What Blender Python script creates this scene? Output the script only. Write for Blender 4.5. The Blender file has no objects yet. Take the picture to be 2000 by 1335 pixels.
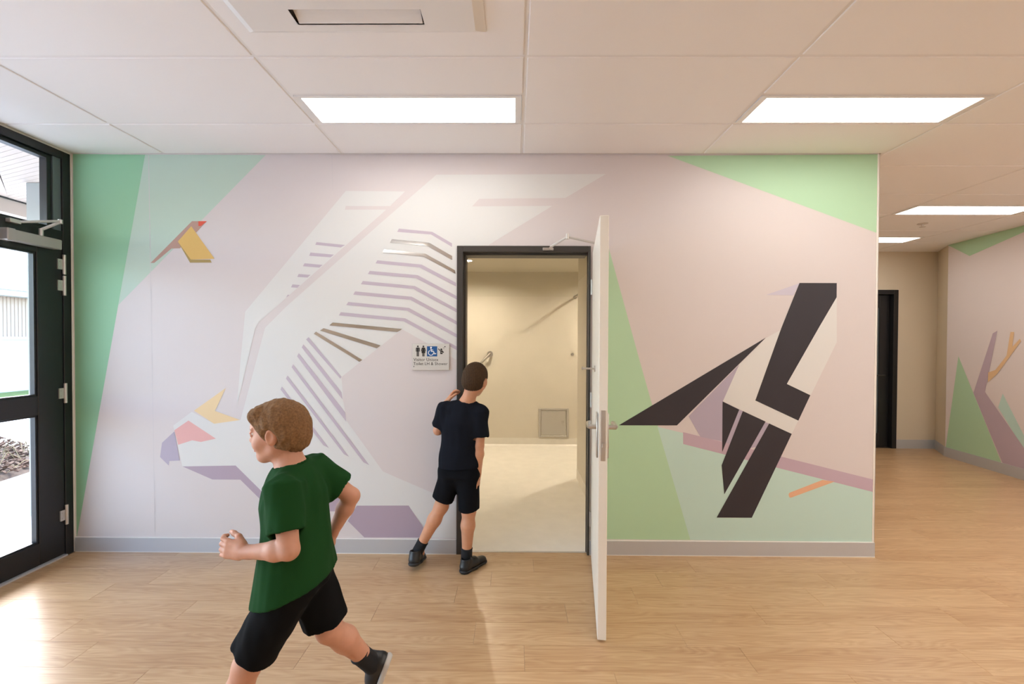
import bpy, bmesh, math, random
import numpy as np
from mathutils import Vector, Matrix
from mathutils.geometry import tessellate_polygon
random.seed(7); np.random.seed(7)
sc = bpy.context.scene
COL = sc.collection
PI = math.pi
H = 2.689            # ceiling height
XL = -2.994          # glazed entrance plane
XR = 2.415           # free end of the mural wall

# ------------------------------------------------------------------ camera, world, sun, exposure
cam_d = bpy.data.cameras.new('camera'); cam = bpy.data.objects.new('camera', cam_d); COL.objects.link(cam)
yaw, pitch, roll, foc = -.0074, -.0137, .0035, 866.48
F_ = Vector((math.sin(yaw)*math.cos(pitch), math.cos(yaw)*math.cos(pitch), math.sin(pitch)))
R0 = Vector((math.cos(yaw), -math.sin(yaw), 0)); U0 = R0.cross(F_)
R_ = R0*math.cos(roll) + U0*math.sin(roll); U_ = U0*math.cos(roll) - R0*math.sin(roll)
m = Matrix.Identity(4)
for i in range(3):
    m[i][0], m[i][1], m[i][2] = R_[i], U_[i], -F_[i]
m[0][3], m[1][3], m[2][3] = 0, -2.9842, 1.428
cam.matrix_world = m
cam_d.sensor_width = 36; cam_d.lens = 36*foc/2000; cam_d.shift_y = (681.2-667.5)/2000
cam_d.clip_start = .02; cam_d.clip_end = 300
sc.camera = cam

world = bpy.data.worlds.new('world'); sc.world = world; world.use_nodes = True
wn = world.node_tree; wn.nodes.clear()
sky = wn.nodes.new('ShaderNodeTexSky'); sky.sky_type = 'NISHITA'; sky.sun_disc = False
sky.sun_elevation = math.radians(45); sky.sun_rotation = math.radians(315); sky.air_density = 1.0; sky.dust_density = 2.0
bg = wn.nodes.new('ShaderNodeBackground'); bg.inputs['Strength'].default_value = 2.1
wo = wn.nodes.new('ShaderNodeOutputWorld')
hsv = wn.nodes.new('ShaderNodeHueSaturation'); hsv.inputs['Saturation'].default_value = 1.0
wn.links.new(sky.outputs[0], hsv.inputs['Color']); wn.links.new(hsv.outputs[0], bg.inputs[0]); wn.links.new(bg.outputs[0], wo.inputs[0])

sun_d = bpy.data.lights.new('sun', 'SUN'); sun_d.energy = 4.2; sun_d.angle = math.radians(.6); sun_d.color = (1, .95, .87)
sun = bpy.data.objects.new('sun', sun_d); COL.objects.link(sun)
sun.rotation_euler = Vector((.5, -.5, -.705)).to_track_quat('-Z', 'Y').to_euler()

PANEL = 10.4         # radiance of the ceiling light diffusers
PANEL_COL = (1.0, .96, .905)
DOWN = 1300.0         # radiance of the restroom downlights
DOWN_COL = (1.0, .86, .66)
sc.view_settings.view_transform = 'Standard'; sc.view_settings.look = 'None'
sc.view_settings.exposure = -.03; sc.view_settings.gamma = 1.0; sc.view_settings.use_curve_mapping = False
try:
    sc.cycles.use_denoising = True
    sc.cycles.max_bounces = 10; sc.cycles.diffuse_bounces = 6; sc.cycles.glossy_bounces = 5
    sc.cycles.transparent_max_bounces = 12; sc.cycles.sample_clamp_indirect = 6
    sc.cycles.caustics_reflective = False; sc.cycles.caustics_refractive = False
except Exception:
    pass

# ------------------------------------------------------------------ materials
def srgb(r, g, b):
    f = lambda c: (c/255/12.92) if c/255 <= .04045 else ((c/255+.055)/1.055)**2.4
    return (f(r), f(g), f(b), 1)
def mat(name, col, rough=.6, metal=0, spec=.5, noise=0, nscale=40, bump=0, sss=0, emit=None, estr=0):
    m = bpy.data.materials.new(name); m.use_nodes = True
    nt = m.node_tree; b = nt.nodes['Principled BSDF']
    if len(col) == 3: col = (*col, 1)
    b.inputs['Base Color'].default_value = col; b.inputs['Roughness'].default_value = rough
    b.inputs['Metallic'].default_value = metal; b.inputs['Specular IOR Level'].default_value = spec
    if sss:
        b.inputs['Subsurface Weight'].default_value = sss
        b.inputs['Subsurface Radius'].default_value = (.012, .005, .003); b.inputs['Subsurface Scale'].default_value = 1
    if noise or bump:
        tc = nt.nodes.new('ShaderNodeTexCoord'); n = nt.nodes.new('ShaderNodeTexNoise')
        n.inputs['Scale'].default_value = nscale; n.inputs['Detail'].default_value = 4
        nt.links.new(tc.outputs['Object'], n.inputs['Vector'])
        if noise:
            r = nt.nodes.new('ShaderNodeValToRGB')
            r.color_ramp.elements[0].position = .3; r.color_ramp.elements[1].position = .7
            r.color_ramp.elements[0].color = tuple(c*(1-noise) for c in col[:3]) + (1,)
            r.color_ramp.elements[1].color = tuple(min(1, c*(1+noise)) for c in col[:3]) + (1,)
            nt.links.new(n.outputs['Fac'], r.inputs[0]); nt.links.new(r.outputs[0], b.inputs['Base Color'])
        if bump:
            bp = nt.nodes.new('ShaderNodeBump'); bp.inputs['Strength'].default_value = bump; bp.inputs['Distance'].default_value = .002
            nt.links.new(n.outputs['Fac'], bp.inputs['Height']); nt.links.new(bp.outputs[0], b.inputs['Normal'])
    if emit:
        b.inputs['Emission Color'].default_value = (*emit, 1); b.inputs['Emission Strength'].default_value = estr
    return m
def glass_mat():
    m = bpy.data.materials.new('clear_glass'); m.use_nodes = True; nt = m.node_tree; nt.nodes.clear()
    t = nt.nodes.new('ShaderNodeBsdfTransparent'); t.inputs[0].default_value = (.965, .98, .975, 1)
    g = nt.nodes.new('ShaderNodeBsdfGlossy'); g.inputs['Roughness'].default_value = .01
    f = nt.nodes.new('ShaderNodeFresnel'); f.inputs['IOR'].default_value = 1.4
    x = nt.nodes.new('ShaderNodeMixShader'); o = nt.nodes.new('ShaderNodeOutputMaterial')
    ge = nt.nodes.new('ShaderNodeNewGeometry'); iv = nt.nodes.new('ShaderNodeMath'); iv.operation = 'SUBTRACT'; iv.inputs[0].default_value = 1
    fm = nt.nodes.new('ShaderNodeMath'); fm.operation = 'MULTIPLY'   # reflect on the outer faces only: no total reflection inside the thin pane
    nt.links.new(ge.outputs['Backfacing'], iv.inputs[1]); nt.links.new(f.outputs[0], fm.inputs[0]); nt.links.new(iv.outputs[0], fm.inputs[1])
    nt.links.new(fm.outputs[0], x.inputs[0]); nt.links.new(t.outputs[0], x.inputs[1]); nt.links.new(g.outputs[0], x.inputs[2])
    nt.links.new(x.outputs[0], o.inputs[0]); return m
def wood_mat():
    m = bpy.data.materials.new('oak_vinyl'); m.use_nodes = True; nt = m.node_tree; b = nt.nodes['Principled BSDF']
    N = nt.nodes.new; L = nt.links.new
    tc = N('ShaderNodeTexCoord'); oi = N('ShaderNodeObjectInfo')
    mul = N('ShaderNodeMath'); mul.operation = 'MULTIPLY'; mul.inputs[1].default_value = 37.0; L(oi.outputs['Random'], mul.inputs[0])
    comb = N('ShaderNodeCombineXYZ'); L(mul.outputs[0], comb.inputs[0]); L(mul.outputs[0], comb.inputs[1]); L(mul.outputs[0], comb.inputs[2])
    add = N('ShaderNodeVectorMath'); add.operation = 'ADD'; L(tc.outputs['Object'], add.inputs[0]); L(comb.outputs[0], add.inputs[1])
    # broad cathedral figure: contour bands of a stretched noise
    mp = N('ShaderNodeMapping'); mp.inputs['Scale'].default_value = (1.4, 11, 1); L(add.outputs[0], mp.inputs[0])
    n1 = N('ShaderNodeTexNoise'); n1.inputs['Scale'].default_value = 1.0; n1.inputs['Detail'].default_value = 1.5; n1.inputs['Distortion'].default_value = .25; L(mp.outputs[0], n1.inputs['Vector'])
    k = N('ShaderNodeMath'); k.operation = 'MULTIPLY'; k.inputs[1].default_value = 17; L(n1.outputs['Fac'], k.inputs[0])
    fr = N('ShaderNodeMath'); fr.operation = 'PINGPONG'; fr.inputs[1].default_value = .5; L(k.outputs[0], fr.inputs[0])
    # fine fibre
    mp2 = N('ShaderNodeMapping'); mp2.inputs['Scale'].default_value = (5, 130, 1); L(add.outputs[0], mp2.inputs[0])
    n2 = N('ShaderNodeTexNoise'); n2.inputs['Scale'].default_value = 1; n2.inputs['Detail'].default_value = 3; L(mp2.outputs[0], n2.inputs['Vector'])
    # slow tone
    mp3 = N('ShaderNodeMapping'); mp3.inputs['Scale'].default_value = (1.2, 14, 1); L(add.outputs[0], mp3.inputs[0])
    n3 = N('ShaderNodeTexNoise'); n3.inputs['Scale'].default_value = 1; n3.inputs['Detail'].default_value = 2; L(mp3.outputs[0], n3.inputs['Vector'])
    s1 = N('ShaderNodeMath'); s1.operation = 'MULTIPLY_ADD'; s1.inputs[1].default_value = .40; L(fr.outputs[0], s1.inputs[0])
    s2 = N('ShaderNodeMath'); s2.operation = 'MULTIPLY_ADD'; s2.inputs[1].default_value = .75; L(n2.outputs['Fac'], s2.inputs[0])
    s3 = N('ShaderNodeMath'); s3.operation = 'MULTIPLY_ADD'; s3.inputs[1].default_value = .55; L(n3.outputs['Fac'], s3.inputs[0])
    rr = N('ShaderNodeMath'); rr.operation = 'MULTIPLY_ADD'; rr.inputs[1].default_value = .16; rr.inputs[2].default_value = -.30; L(oi.outputs['Random'], rr.inputs[0])
    L(rr.outputs[0], s3.inputs[2]); L(s3.outputs[0], s2.inputs[2]); L(s2.outputs[0], s1.inputs[2])
    ramp = N('ShaderNodeValToRGB'); e = ramp.color_ramp.elements
    e[0].position = .12; e[0].color = srgb(157, 120, 82); e[1].position = .85; e[1].color = srgb(202, 171, 131)
    mid = ramp.color_ramp.elements.new(.45); mid.color = srgb(181, 146, 107)
    L(s1.outputs[0], ramp.inputs[0]); L(ramp.outputs[0], b.inputs['Base Color'])
    b.inputs['Roughness'].default_value = .32; b.inputs['Specular IOR Level'].default_value = .7
    bp = N('ShaderNodeBump'); bp.inputs['Strength'].default_value = .08; bp.inputs['Distance'].default_value = .001
    L(n2.outputs['Fac'], bp.inputs['Height']); L(bp.outputs[0], b.inputs['Normal'])
    return m
M = {}
M['oak'] = wood_mat(); M['glass'] = glass_mat()
M['tile'] = mat('ceiling_tile_white', (.86, .845, .83), .75, bump=.05, nscale=120)
M['bar'] = mat('ceiling_bar_white', (.80, .785, .77), .45)
M['plenum'] = mat('plenum', (.3, .3, .3), .9)
M['paint'] = mat('wall_paint', (.74, .71, .67), .6, bump=.04, nscale=90)
M['warm_paint'] = mat('corridor_paint', (.66, .58, .45), .6, bump=.04, nscale=90)
M['grout'] = mat('subfloor', (.12, .09, .07), .9)
M['skirt'] = mat('grey_skirting', (.52, .53, .55), .36, metal=.25)
M['skirt_line'] = mat('skirting_sealant', (.80, .77, .72), .5)
M['black_alu'] = mat('black_aluminium', (.011, .0115, .013), .34, spec=.5)
M['grey_alu'] = mat('charcoal_aluminium', (.11, .14, .15), .3)
M['steel'] = mat('satin_steel', (.58, .56, .53), .32, metal=1)
M['silver_paint'] = mat('silver_paint', (.42, .40, .385), .4, metal=.35)
M['alu'] = mat('anodised_aluminium', (.62, .60, .57), .4, metal=.7)
M['frame_brown'] = mat('dark_bronze_frame', (.038, .033, .028), .42)
M['door_white'] = mat('door_white', (.80, .76, .68), .4)
M['light_frame'] = mat('light_trim_white', (.78, .77, .75), .4)
M['panel'] = mat('light_diffuser', (.9, .9, .9), .5, emit=PANEL_COL, estr=PANEL)
M['down'] = mat('downlight_lens', (.9, .9, .9), .5, emit=DOWN_COL, estr=DOWN)
M['plastic'] = mat('white_plastic', (.78, .77, .75), .4)
M['plastic_dark'] = mat('vane_shadow_plastic', (.62, .58, .53), .5)  # darker, warmer plastic of the louvres and sprinkler
M['slot'] = mat('vent_dark', (.10, .09, .08), .8)
M['vinyl'] = mat('cream_vinyl_floor', (.88, .845, .775), .35, noise=.03, nscale=8)
M['vinyl_wall'] = mat('cream_vinyl_wall', (.74, .69, .60), .42, noise=.02, nscale=3)
M['cream'] = mat('cream_paint', (.70, .655, .555), .6)
M['mirror'] = mat('mirror_vinyl', (.82, .82, .80), .06, metal=1)
# mural inks
INK = dict(base=(.645, .595, .59), rwbase=(.75, .68, .67), green=(.28, .54, .34), pale=(.47, .60, .51), pale2=(.50, .69, .63), rgreen=(.44, .655, .44), tgreen=(.43, .66, .44),  # rwbase: the base ink lightened to stand in for light on the tree wall
           white=(.685, .685, .67), lilac=(.50, .43, .50), mauve=(.50, .385, .465), purple=(.41, .33, .40), dark=(.030, .026, .033),
           beak=(.56, .53, .62), lav=(.43, .38, .475), orange=(.74, .43, .27), brown=(.43, .27, .22), red=(.66, .085, .045),
           yellow=(.66, .43, .125), olive=(.36, .26, .085), crest=(.76, .58, .33), cheek=(.72, .40, .38), seam=(.60, .565, .57),
           rwpur=(.50, .40, .47), rworange=(.76, .52, .30))
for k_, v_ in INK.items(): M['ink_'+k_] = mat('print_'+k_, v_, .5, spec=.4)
M['sign_plate'] = mat('sign_plate_silver', (.62, .60, .56), .45, metal=.1)
M['sign_black'] = mat('sign_black', (.012, .010, .009), .5)
M['sign_blue'] = mat('sign_blue', (.008, .085, .27), .45)
M['sign_white'] = mat('sign_white', (.85, .86, .86), .45)
M['sign_braille'] = mat('sign_braille', (.40, .33, .28), .5)
M['skin'] = mat('skin_tan', (.58, .285, .165), .5, spec=.35, noise=.05, nscale=30, sss=.12)
M['skin_fair'] = mat('skin_fair', (.56, .285, .19), .5, spec=.35, noise=.05, nscale=30, sss=.12)
M['hair_dark'] = mat('hair_dark_brown', (.050, .026, .011), .8, spec=.25, noise=.35, nscale=180, bump=.6)
M['hair_fair'] = mat('hair_light_brown', (.19, .10, .042), .8, spec=.3, noise=.3, nscale=160, bump=.6)
M['navy'] = mat('navy_cotton', (.0065, .0078, .0125), .9, spec=.12, bump=.25, nscale=500)
M['navy_short'] = mat('black_navy_polyester', (.0045, .005, .007), .9, spec=.12, bump=.2, nscale=400)
M['green_shirt'] = mat('bottle_green_cotton', (.009, .050, .012), .9, spec=.12, bump=.25, nscale=500)
M['black_short'] = mat('black_cotton', (.0045, .0045, .005), .9, spec=.12, bump=.2, nscale=400)
M['sock'] = mat('black_sock', (.008, .008, .010), .9, bump=.3, nscale=600)
M['shoe'] = mat('black_leather', (.011, .011, .012), .42)
M['sole'] = mat('black_rubber', (.016, .016, .017), .6)
M['sole_grey'] = mat('pale_grey_rubber', (.50, .49, .47), .6)
M['stitch'] = mat('grey_trim', (.06, .06, .065), .6)
M['eye'] = mat('eye_white', (.8, .79, .77), .2); M['iris'] = mat('iris_brown', (.04, .022, .012), .2)
M['lip'] = mat('lips', (.50, .19, .15), .45)
# outdoors
M['paving'] = mat('stamped_concrete', (.52, .535, .56), .8, noise=.10, nscale=1.3, bump=.5)
M['grass'] = mat('lawn_green', (.11, .16, .03), .9, noise=.3, nscale=6)
M['mulch'] = mat('bark_mulch', (.045, .024, .015), .9, noise=.4, nscale=30, bump=.6)
M['chip'] = mat('bark_chip', (.075, .038, .023), .9, noise=.5, nscale=40)
M['straw'] = mat('dry_straw', (.20, .16, .09), .9)
M['render'] = mat('white_render', (.60, .59, .57), .8)
M['cladding'] = mat('cream_cladding', (.46, .36, .29), .6)
M['ext_white'] = mat('exterior_white', (.60, .60, .60), .5)
M['soffit'] = mat('soffit_board', (.50, .43, .38), .6)
M['post_grey'] = mat('post_pale_grey', (.33, .345, .325), .5)
M['roof'] = mat('roof_sheet', (.45, .45, .45), .5)

# ------------------------------------------------------------------ mesh helpers
ORIG = {}
class B:
    def __init__(s): s.v = []; s.f = []; s.m = []
    def add(s, vs, fs, mi=0):
        o = len(s.v); s.v += [tuple(p) for p in vs]; s.f += [tuple(i+o for i in f) for f in fs]; s.m += [mi]*len(fs); return s
    def box(s, x0, x1, y0, y1, z0, z1, mi=0, T=None):
        vs = [(x, y, z) for z in (z0, z1) for y in (y0, y1) for x in (x0, x1)]
        if T: vs = [T @ Vector(p) for p in vs]
        return s.add(vs, [(0, 2, 3, 1), (4, 5, 7, 6), (0, 1, 5, 4), (2, 6, 7, 3), (0, 4, 6, 2), (1, 3, 7, 5)], mi)
    def cbox(s, x0, x1, y0, y1, z0, z1, c=.003, mi=0, T=None):
        """box with chamfered edges"""
        bm = bmesh.new(); bmesh.ops.create_cube(bm, size=1)
        for v in bm.verts: v.co = Vector(((x0+x1)/2+v.co.x*(x1-x0), (y0+y1)/2+v.co.y*(y1-y0), (z0+z1)/2+v.co.z*(z1-z0)))
        bmesh.ops.bevel(bm, geom=bm.edges[:], offset=c, segments=1, affect='EDGES', profile=.5)
        bm.verts.index_update()
        vs = [(T @ v.co if T else v.co.copy()) for v in bm.verts]; fs = [[v.index for v in f.verts] for f in bm.faces]
        bm.free(); return s.add(vs, fs, mi)
    def cone(s, p0, p1, r0, r1, n=12, mi=0, caps=True, T=None):
        p0, p1 = Vector(p0), Vector(p1); d = (p1-p0).normalized(); a = d.orthogonal().normalized(); b = d.cross(a)
        vs = [p0+(a*math.cos(t)+b*math.sin(t))*r0 for t in [2*PI*i/n for i in range(n)]]
        vs += [p1+(a*math.cos(t)+b*math.sin(t))*r1 for t in [2*PI*i/n for i in range(n)]]
        if T: vs = [T @ v for v in vs]
        fs = [(i, (i+1) % n, n+(i+1) % n, n+i) for i in range(n)]
        if caps: fs += [tuple(range(n))[::-1], tuple(range(n, 2*n))]
        return s.add(vs, fs, mi)
    def cyl(s, p0, p1, r, n=12, mi=0, T=None): return s.cone(p0, p1, r, r, n, mi, True, T)
    def tube(s, pts, r, n=10, mi=0, T=None):
        pts = [Vector(p) for p in pts]; vs = []; fs = []
        a = None
        for i, p in enumerate(pts):
            d = (pts[min(i+1, len(pts)-1)]-pts[max(i-1, 0)]).normalized()
            if a is None: a = d.orthogonal().normalized()
            a = (a-d*a.dot(d)).normalized(); b = d.cross(a)
            vs += [p+(a*math.cos(2*PI*j/n)+b*math.sin(2*PI*j/n))*r for j in range(n)]
        for i in range(len(pts)-1):
            fs += [(i*n+j, i*n+(j+1) % n, (i+1)*n+(j+1) % n, (i+1)*n+j) for j in range(n)]
        fs += [tuple(range(n))[::-1], tuple(range((len(pts)-1)*n, len(pts)*n))]
        if T: vs = [T @ v for v in vs]
        return s.add(vs, fs, mi)
    def lathe(s, prof, c, axis='z', n=24, mi=0):
        """prof: (radius, height) pairs revolved about an axis through c"""
        vs = []; fs = []; c = Vector(c)
        for r, h in prof:
            for j in range(n):
                a = 2*PI*j/n; x, y = r*math.cos(a), r*math.sin(a)
                vs.append(c+(Vector((x, y, h)) if axis == 'z' else Vector((x, h, y)) if axis == 'y' else Vector((h, x, y))))
        for i in range(len(prof)-1):
            fs += [(i*n+j, i*n+(j+1) % n, (i+1)*n+(j+1) % n, (i+1)*n+j) for j in range(n)]
        fs += [tuple(range(n))[::-1], tuple(range((len(prof)-1)*n, len(prof)*n))]
        return s.add(vs, fs, mi)
    def sheet(s, pts3, mi=0):
        """flat polygon, may be concave"""
        tr = tessellate_polygon([[Vector(p) for p in pts3]])
        return s.add(pts3, [tuple(t) for t in tr], mi)
def ring_lathe(prof, c, n=32):
    b = B(); b.lathe(prof, c, n=n); b.f = b.f[:-2]; b.m = b.m[:-2]; return b
def origin(o):
    return ORIG.get(o.name, Vector((0, 0, 0))) if o else Vector((0, 0, 0))
def obj(name, b, mats, parent=None, smooth=False, loc=None, fix=True):
    """link b as one mesh object (world coordinates; the object's origin is its parent's, or loc)"""
    org = Vector(loc) if loc is not None else origin(parent)
    me = bpy.data.meshes.new(name)
    me.from_pydata([tuple(Vector(p)-org) for p in b.v], [], b.f)
    for mm in (mats if isinstance(mats, (list, tuple)) else [mats]): me.materials.append(M[mm])
    me.polygons.foreach_set('material_index', b.m)
    if fix:
        bm = bmesh.new(); bm.from_mesh(me); bmesh.ops.recalc_face_normals(bm, faces=bm.faces); bm.to_mesh(me); bm.free()
    me.validate()
    if smooth:
        me.polygons.foreach_set('use_smooth', [True]*len(me.polygons))
        if smooth != 'all':
            try: me.set_sharp_from_angle(angle=math.radians(40))
            except Exception: pass
    me.update()
    o = bpy.data.objects.new(name, me); COL.objects.link(o)
    if parent: o.parent = parent; o.location = org-origin(parent)
    else: o.location = org
    ORIG[o.name] = org
    return o
def link_copy(src, parent, loc, name=None):
    o = src.copy(); COL.objects.link(o); o.parent = parent; o.location = loc
    return o
def empty(name, loc=(0, 0, 0)):
    o = bpy.data.objects.new(name, None); COL.objects.link(o); o.location = loc; o.empty_display_size = .1
    ORIG[o.name] = Vector(loc); return o
def tag(o, label, cat, group=None, kind=None):
    o['label'] = label; o['category'] = cat
    if group: o['group'] = group
    if kind: o['kind'] = kind
    return o
def copy_tree(root, loc, label=None):
    r = root.copy(); COL.objects.link(r); r.location = loc
    if label: r['label'] = label
    for ch in list(root.children):
        c = ch.copy(); COL.objects.link(c); c.parent = r
        for g in list(ch.children):
            d = g.copy(); COL.objects.link(d); d.parent = c
    return r

# ------------------------------------------------------------------ floor with planks
fl = obj('floor', B().box(-3.05, 6.4, -5.4, .035, -.12, -.004).box(XR-.01, 6.4, .035, 3.3, -.12, -.004), 'grout')
tag(fl, 'oak-look vinyl plank floor of the foyer and corridor', 'floor', kind='structure')
PW, PL = .1685, 1.012
JOINT = {0: .121, 1: .871, 2: -.332, 3: .275, 4: .817, 5: .046, 6: .433}
def plank_bm(x0, x1, y0, y1):
    c = .0007; z0, z1 = -.004, 0
    vs = [(x0, y0, z0), (x1, y0, z0), (x1, y1, z0), (x0, y1, z0), (x0, y0, z1-c), (x1, y0, z1-c), (x1, y1, z1-c), (x0, y1, z1-c),
          (x0+c, y0+c, z1), (x1-c, y0+c, z1), (x1-c, y1-c, z1), (x0+c, y1-c, z1)]
    return vs, [(0, 1, 5, 4), (1, 2, 6, 5), (2, 3, 7, 6), (3, 0, 4, 7), (4, 5, 9, 8), (5, 6, 10, 9), (6, 7, 11, 10), (7, 4, 8, 11), (8, 9, 10, 11)]
cells = []
rows = list(range(-20, 34))
for r in rows:
    yb = -.062-PW*(r+1); yt = yb+PW
    j0 = JOINT.get(r, (r*.377+.13) % PL)
    xlo, xhi = -2.985, 6.3
    k = math.floor((xlo-j0)/PL)
    while j0+k*PL < xhi:
        x0, x1 = j0+k*PL, j0+(k+1)*PL; k += 1
        y0, y1 = yb, yt
        x0 = max(x0, xlo); x1 = min(x1, xhi)
        if y1 > .03 and x0 < XR: 
            if y0 < .03:
                if x1 > XR: cells.append((XR, x1, y0, y1)); x1 = XR
                y1 = .03
            else: x0 = max(x0, XR)
        if x1-x0 < .02 or y1-y0 < .01 or y1 > 3.3 or y0 < -5.4: continue
        cells.append((x0, x1, y0, y1))
def seen(c):
    x0, x1, y0, y1 = c; dn = y1+2.984; df = y0+2.984
    return y1 > -1.86 and x1 > -1.18*dn-.1 and x0 < 1.18*dn+.1
mesh_cache = {}; rest = B(); npl = 0
cells.sort(key=lambda c: c[2])
for c in cells:
    if seen(c) and npl < 299:
        key = (round(c[1]-c[0], 3), round(c[3]-c[2], 3))
        cx, cy = (c[0]+c[1])/2, (c[2]+c[3])/2; g = .0004
        if key not in mesh_cache:
            vs, fs = plank_bm(-key[0]/2+g, key[0]/2-g, -key[1]/2+g, key[1]/2-g)
            me = bpy.data.meshes.new('plank'); me.from_pydata(vs, [], fs); me.materials.append(M['oak']); me.update(); mesh_cache[key] = me
        o = bpy.data.objects.new('plank', mesh_cache[key]); COL.objects.link(o); o.parent = fl; o.location = (cx, cy, 0); npl += 1
    else:
        vs, fs = plank_bm(c[0]+.0004, c[1]-.0004, c[2]+.0004, c[3]-.0004); rest.add(vs, fs)
rest_o = obj('far_planks', rest, 'oak', fl); rest_o['kind'] = 'stuff'

# ------------------------------------------------------------------ ceiling grid
ce = obj('ceiling', B().box(-3.06, 6.4, -5.4, 3.3, H+.035, H+.12), 'plenum'); tag(ce, 'white suspended grid ceiling with flush tiles', 'ceiling', kind='structure')
GX = [-2.994]+[.041+1.2*k for k in range(-2, 5)]+[6.3]
GY = [-5.39]+[-.41+.6*j for j in range(-8, 7)]+[3.3]
gy_index = {round(y, 3): i for i, y in enumerate(GY)}
def cell_ix(x, y):
    return max(i for i, g in enumerate(GX) if g <= x+1e-4), max(i for i, g in enumerate(GY) if g <= y+1e-4)
light_rows = [(-1.159, -.41), (1.241, -.41), (3.641, 1.39), (3.641, 2.59), (3.641, -1.01), (3.641, .19), (3.641, -.41)] + [(x_, y_) for y_ in (-1.61, -2.81, -4.01) for x_ in (1.241, 2.441, 3.641)] + [(-2.359, -2.81)]  # unseen panels behind the camera and between foyer and corridor are added fill
light_cells = {cell_ix(x+.1, y-.1): (x, y) for x, y in light_rows}
tile_cache = {}
def tile_mesh(w, d):
    key = (round(w, 3), round(d, 3))
    if key not in tile_cache:
        c = .003; z = .012
        vs = [(-w/2, -d/2, z), (w/2, -d/2, z), (w/2, d/2, z), (-w/2, d/2, z), (-w/2, -d/2, c), (w/2, -d/2, c), (w/2, d/2, c), (-w/2, d/2, c),
              (-w/2+c, -d/2+c, 0), (w/2-c, -d/2+c, 0), (w/2-c, d/2-c, 0), (-w/2+c, d/2-c, 0)]
        fs = [(0, 4, 5, 1), (1, 5, 6, 2), (2, 6, 7, 3), (3, 7, 4, 0), (4, 8, 9, 5), (5, 9, 10, 6), (6, 10, 11, 7), (7, 11, 8, 4), (8, 11, 10, 9), (0, 1, 2, 3)]
        me = bpy.data.meshes.new('ceiling_tile'); me.from_pydata(vs, [], fs); me.materials.append(M['tile']); me.update(); tile_cache[key] = me
    return tile_cache[key]
def put_tile(x0, x1, y0, y1):
    g = .0085
    if x1-x0 < .05 or y1-y0 < .05: return
    o = bpy.data.objects.new('ceiling_tile', tile_mesh(x1-x0-2*g, y1-y0-2*g)); COL.objects.link(o); o.parent = ce
    o.location = ((x0+x1)/2, (y0+y1)/2, H+.001)
for i in range(len(GX)-1):
    for j in range(len(GY)-1):
        x0, x1, y0, y1 = GX[i], GX[i+1], GY[j], GY[j+1]
        if y0 > -.05 and x1 < XR+.1: continue
        if y0 < 0 < y1 and x1 < XR+.1: y1 = .0
        if (i, j) in light_cells: y1 = y1-.3
        put_tile(x0, x1, y0, y1)
# tee bars: long runs along Y, cross bars along X
def bar(x0, x1, y0, y1):
    b = B().box(x0, x1, y0, y1, H+.006, H+.014)
    obj('ceiling_bar', b, 'bar', ce)
for x in GX[1:-1]:
    bar(x-.012, x+.012, -5.39, 3.3 if x > XR else 0)
for y in GY[1:-1]:
    for i in range(len(GX)-1):
        x0, x1 = GX[i], GX[i+1]
        if y > -.05 and x1 < XR+.1: continue
        bar(x0+.012, x1-.012, y-.012, y+.012)
for (i, j), (x, y) in light_cells.items():
    bar(x+.012, x+1.188, y-.312, y-.288)

# ------------------------------------------------------------------ mural wall
YB = .13
w = B().box(-3.10, -.392, 0, YB, 0, H+.03).box(.502, XR, 0, YB, 0, H+.03).box(-.392, .502, 0, YB, 2.076, H+.03).box(XR-.13, XR, YB, 3.26, 0, H+.03)
wf = obj('wall_front', w, 'paint'); tag(wf, 'mural wall with printed birds facing the foyer', 'wall', kind='structure')
LAY = [0]
def prints(name, items, label, step=.0001, base=None):
    """flat printed shapes, each a hair in front of the one before"""
    mats = []; b = B(); 
    for i, (ink, pts) in enumerate(items):
        if ink not in mats: mats.append(ink)
        y = -(base+step*i)
        b.sheet([(x, y, z) for x, z in pts], mats.index(ink))
    o = obj(name, b, mats, wf, fix=False)
    for p in o.data.polygons:
        if p.normal.y > 0: p.flip()
    o['label'] = label; return o
bz = .098
b = B()
for x0, x1, z0, z1 in [(-2.985, -.394, bz, H), (.504, XR, bz, H), (-.394, .504, 2.078, H)]:
    b.sheet([(x0, -.0003, z0), (x1, -.0003, z0), (x1, -.0003, z1), (x0, -.0003, z1)])
o = obj('wallpaper', b, 'ink_base', wf); o['label'] = 'pinkish lavender wallpaper ground'
prints('triangle_print', [
    ('ink_green', [(-2.985, H), (-2.985, bz)] + [(-2.983,0.098),(-2.495,2.685)]),
    ('ink_pale', [(-2.495,2.686),(-1.680,2.683),(-2.684,1.676)]),
    ('ink_tgreen', [(1.012,2.679)] + [(XR, H), (XR, 2.165)]),
    ('ink_rgreen', [(0.595,2.165),(0.617,2.086),(0.831,1.326),(1.185,0.104),(0.522,0.106)]),
    ('ink_pale2', [(0.958,0.868),(1.130,0.827),(1.131,0.755),(2.416,0.434)] + [(XR, bz)] + [(1.185,0.104)]),
    ('ink_seam', [(-2.473,2.681),(-2.469,2.681),(-2.445,0.100),(-2.449,0.100)]),
    ('ink_seam', [(-1.236,2.682),(-1.233,2.682),(-1.227,2.446),(-1.229,2.446)]),
    ], 'green triangles of the mural', base=.0005)
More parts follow.
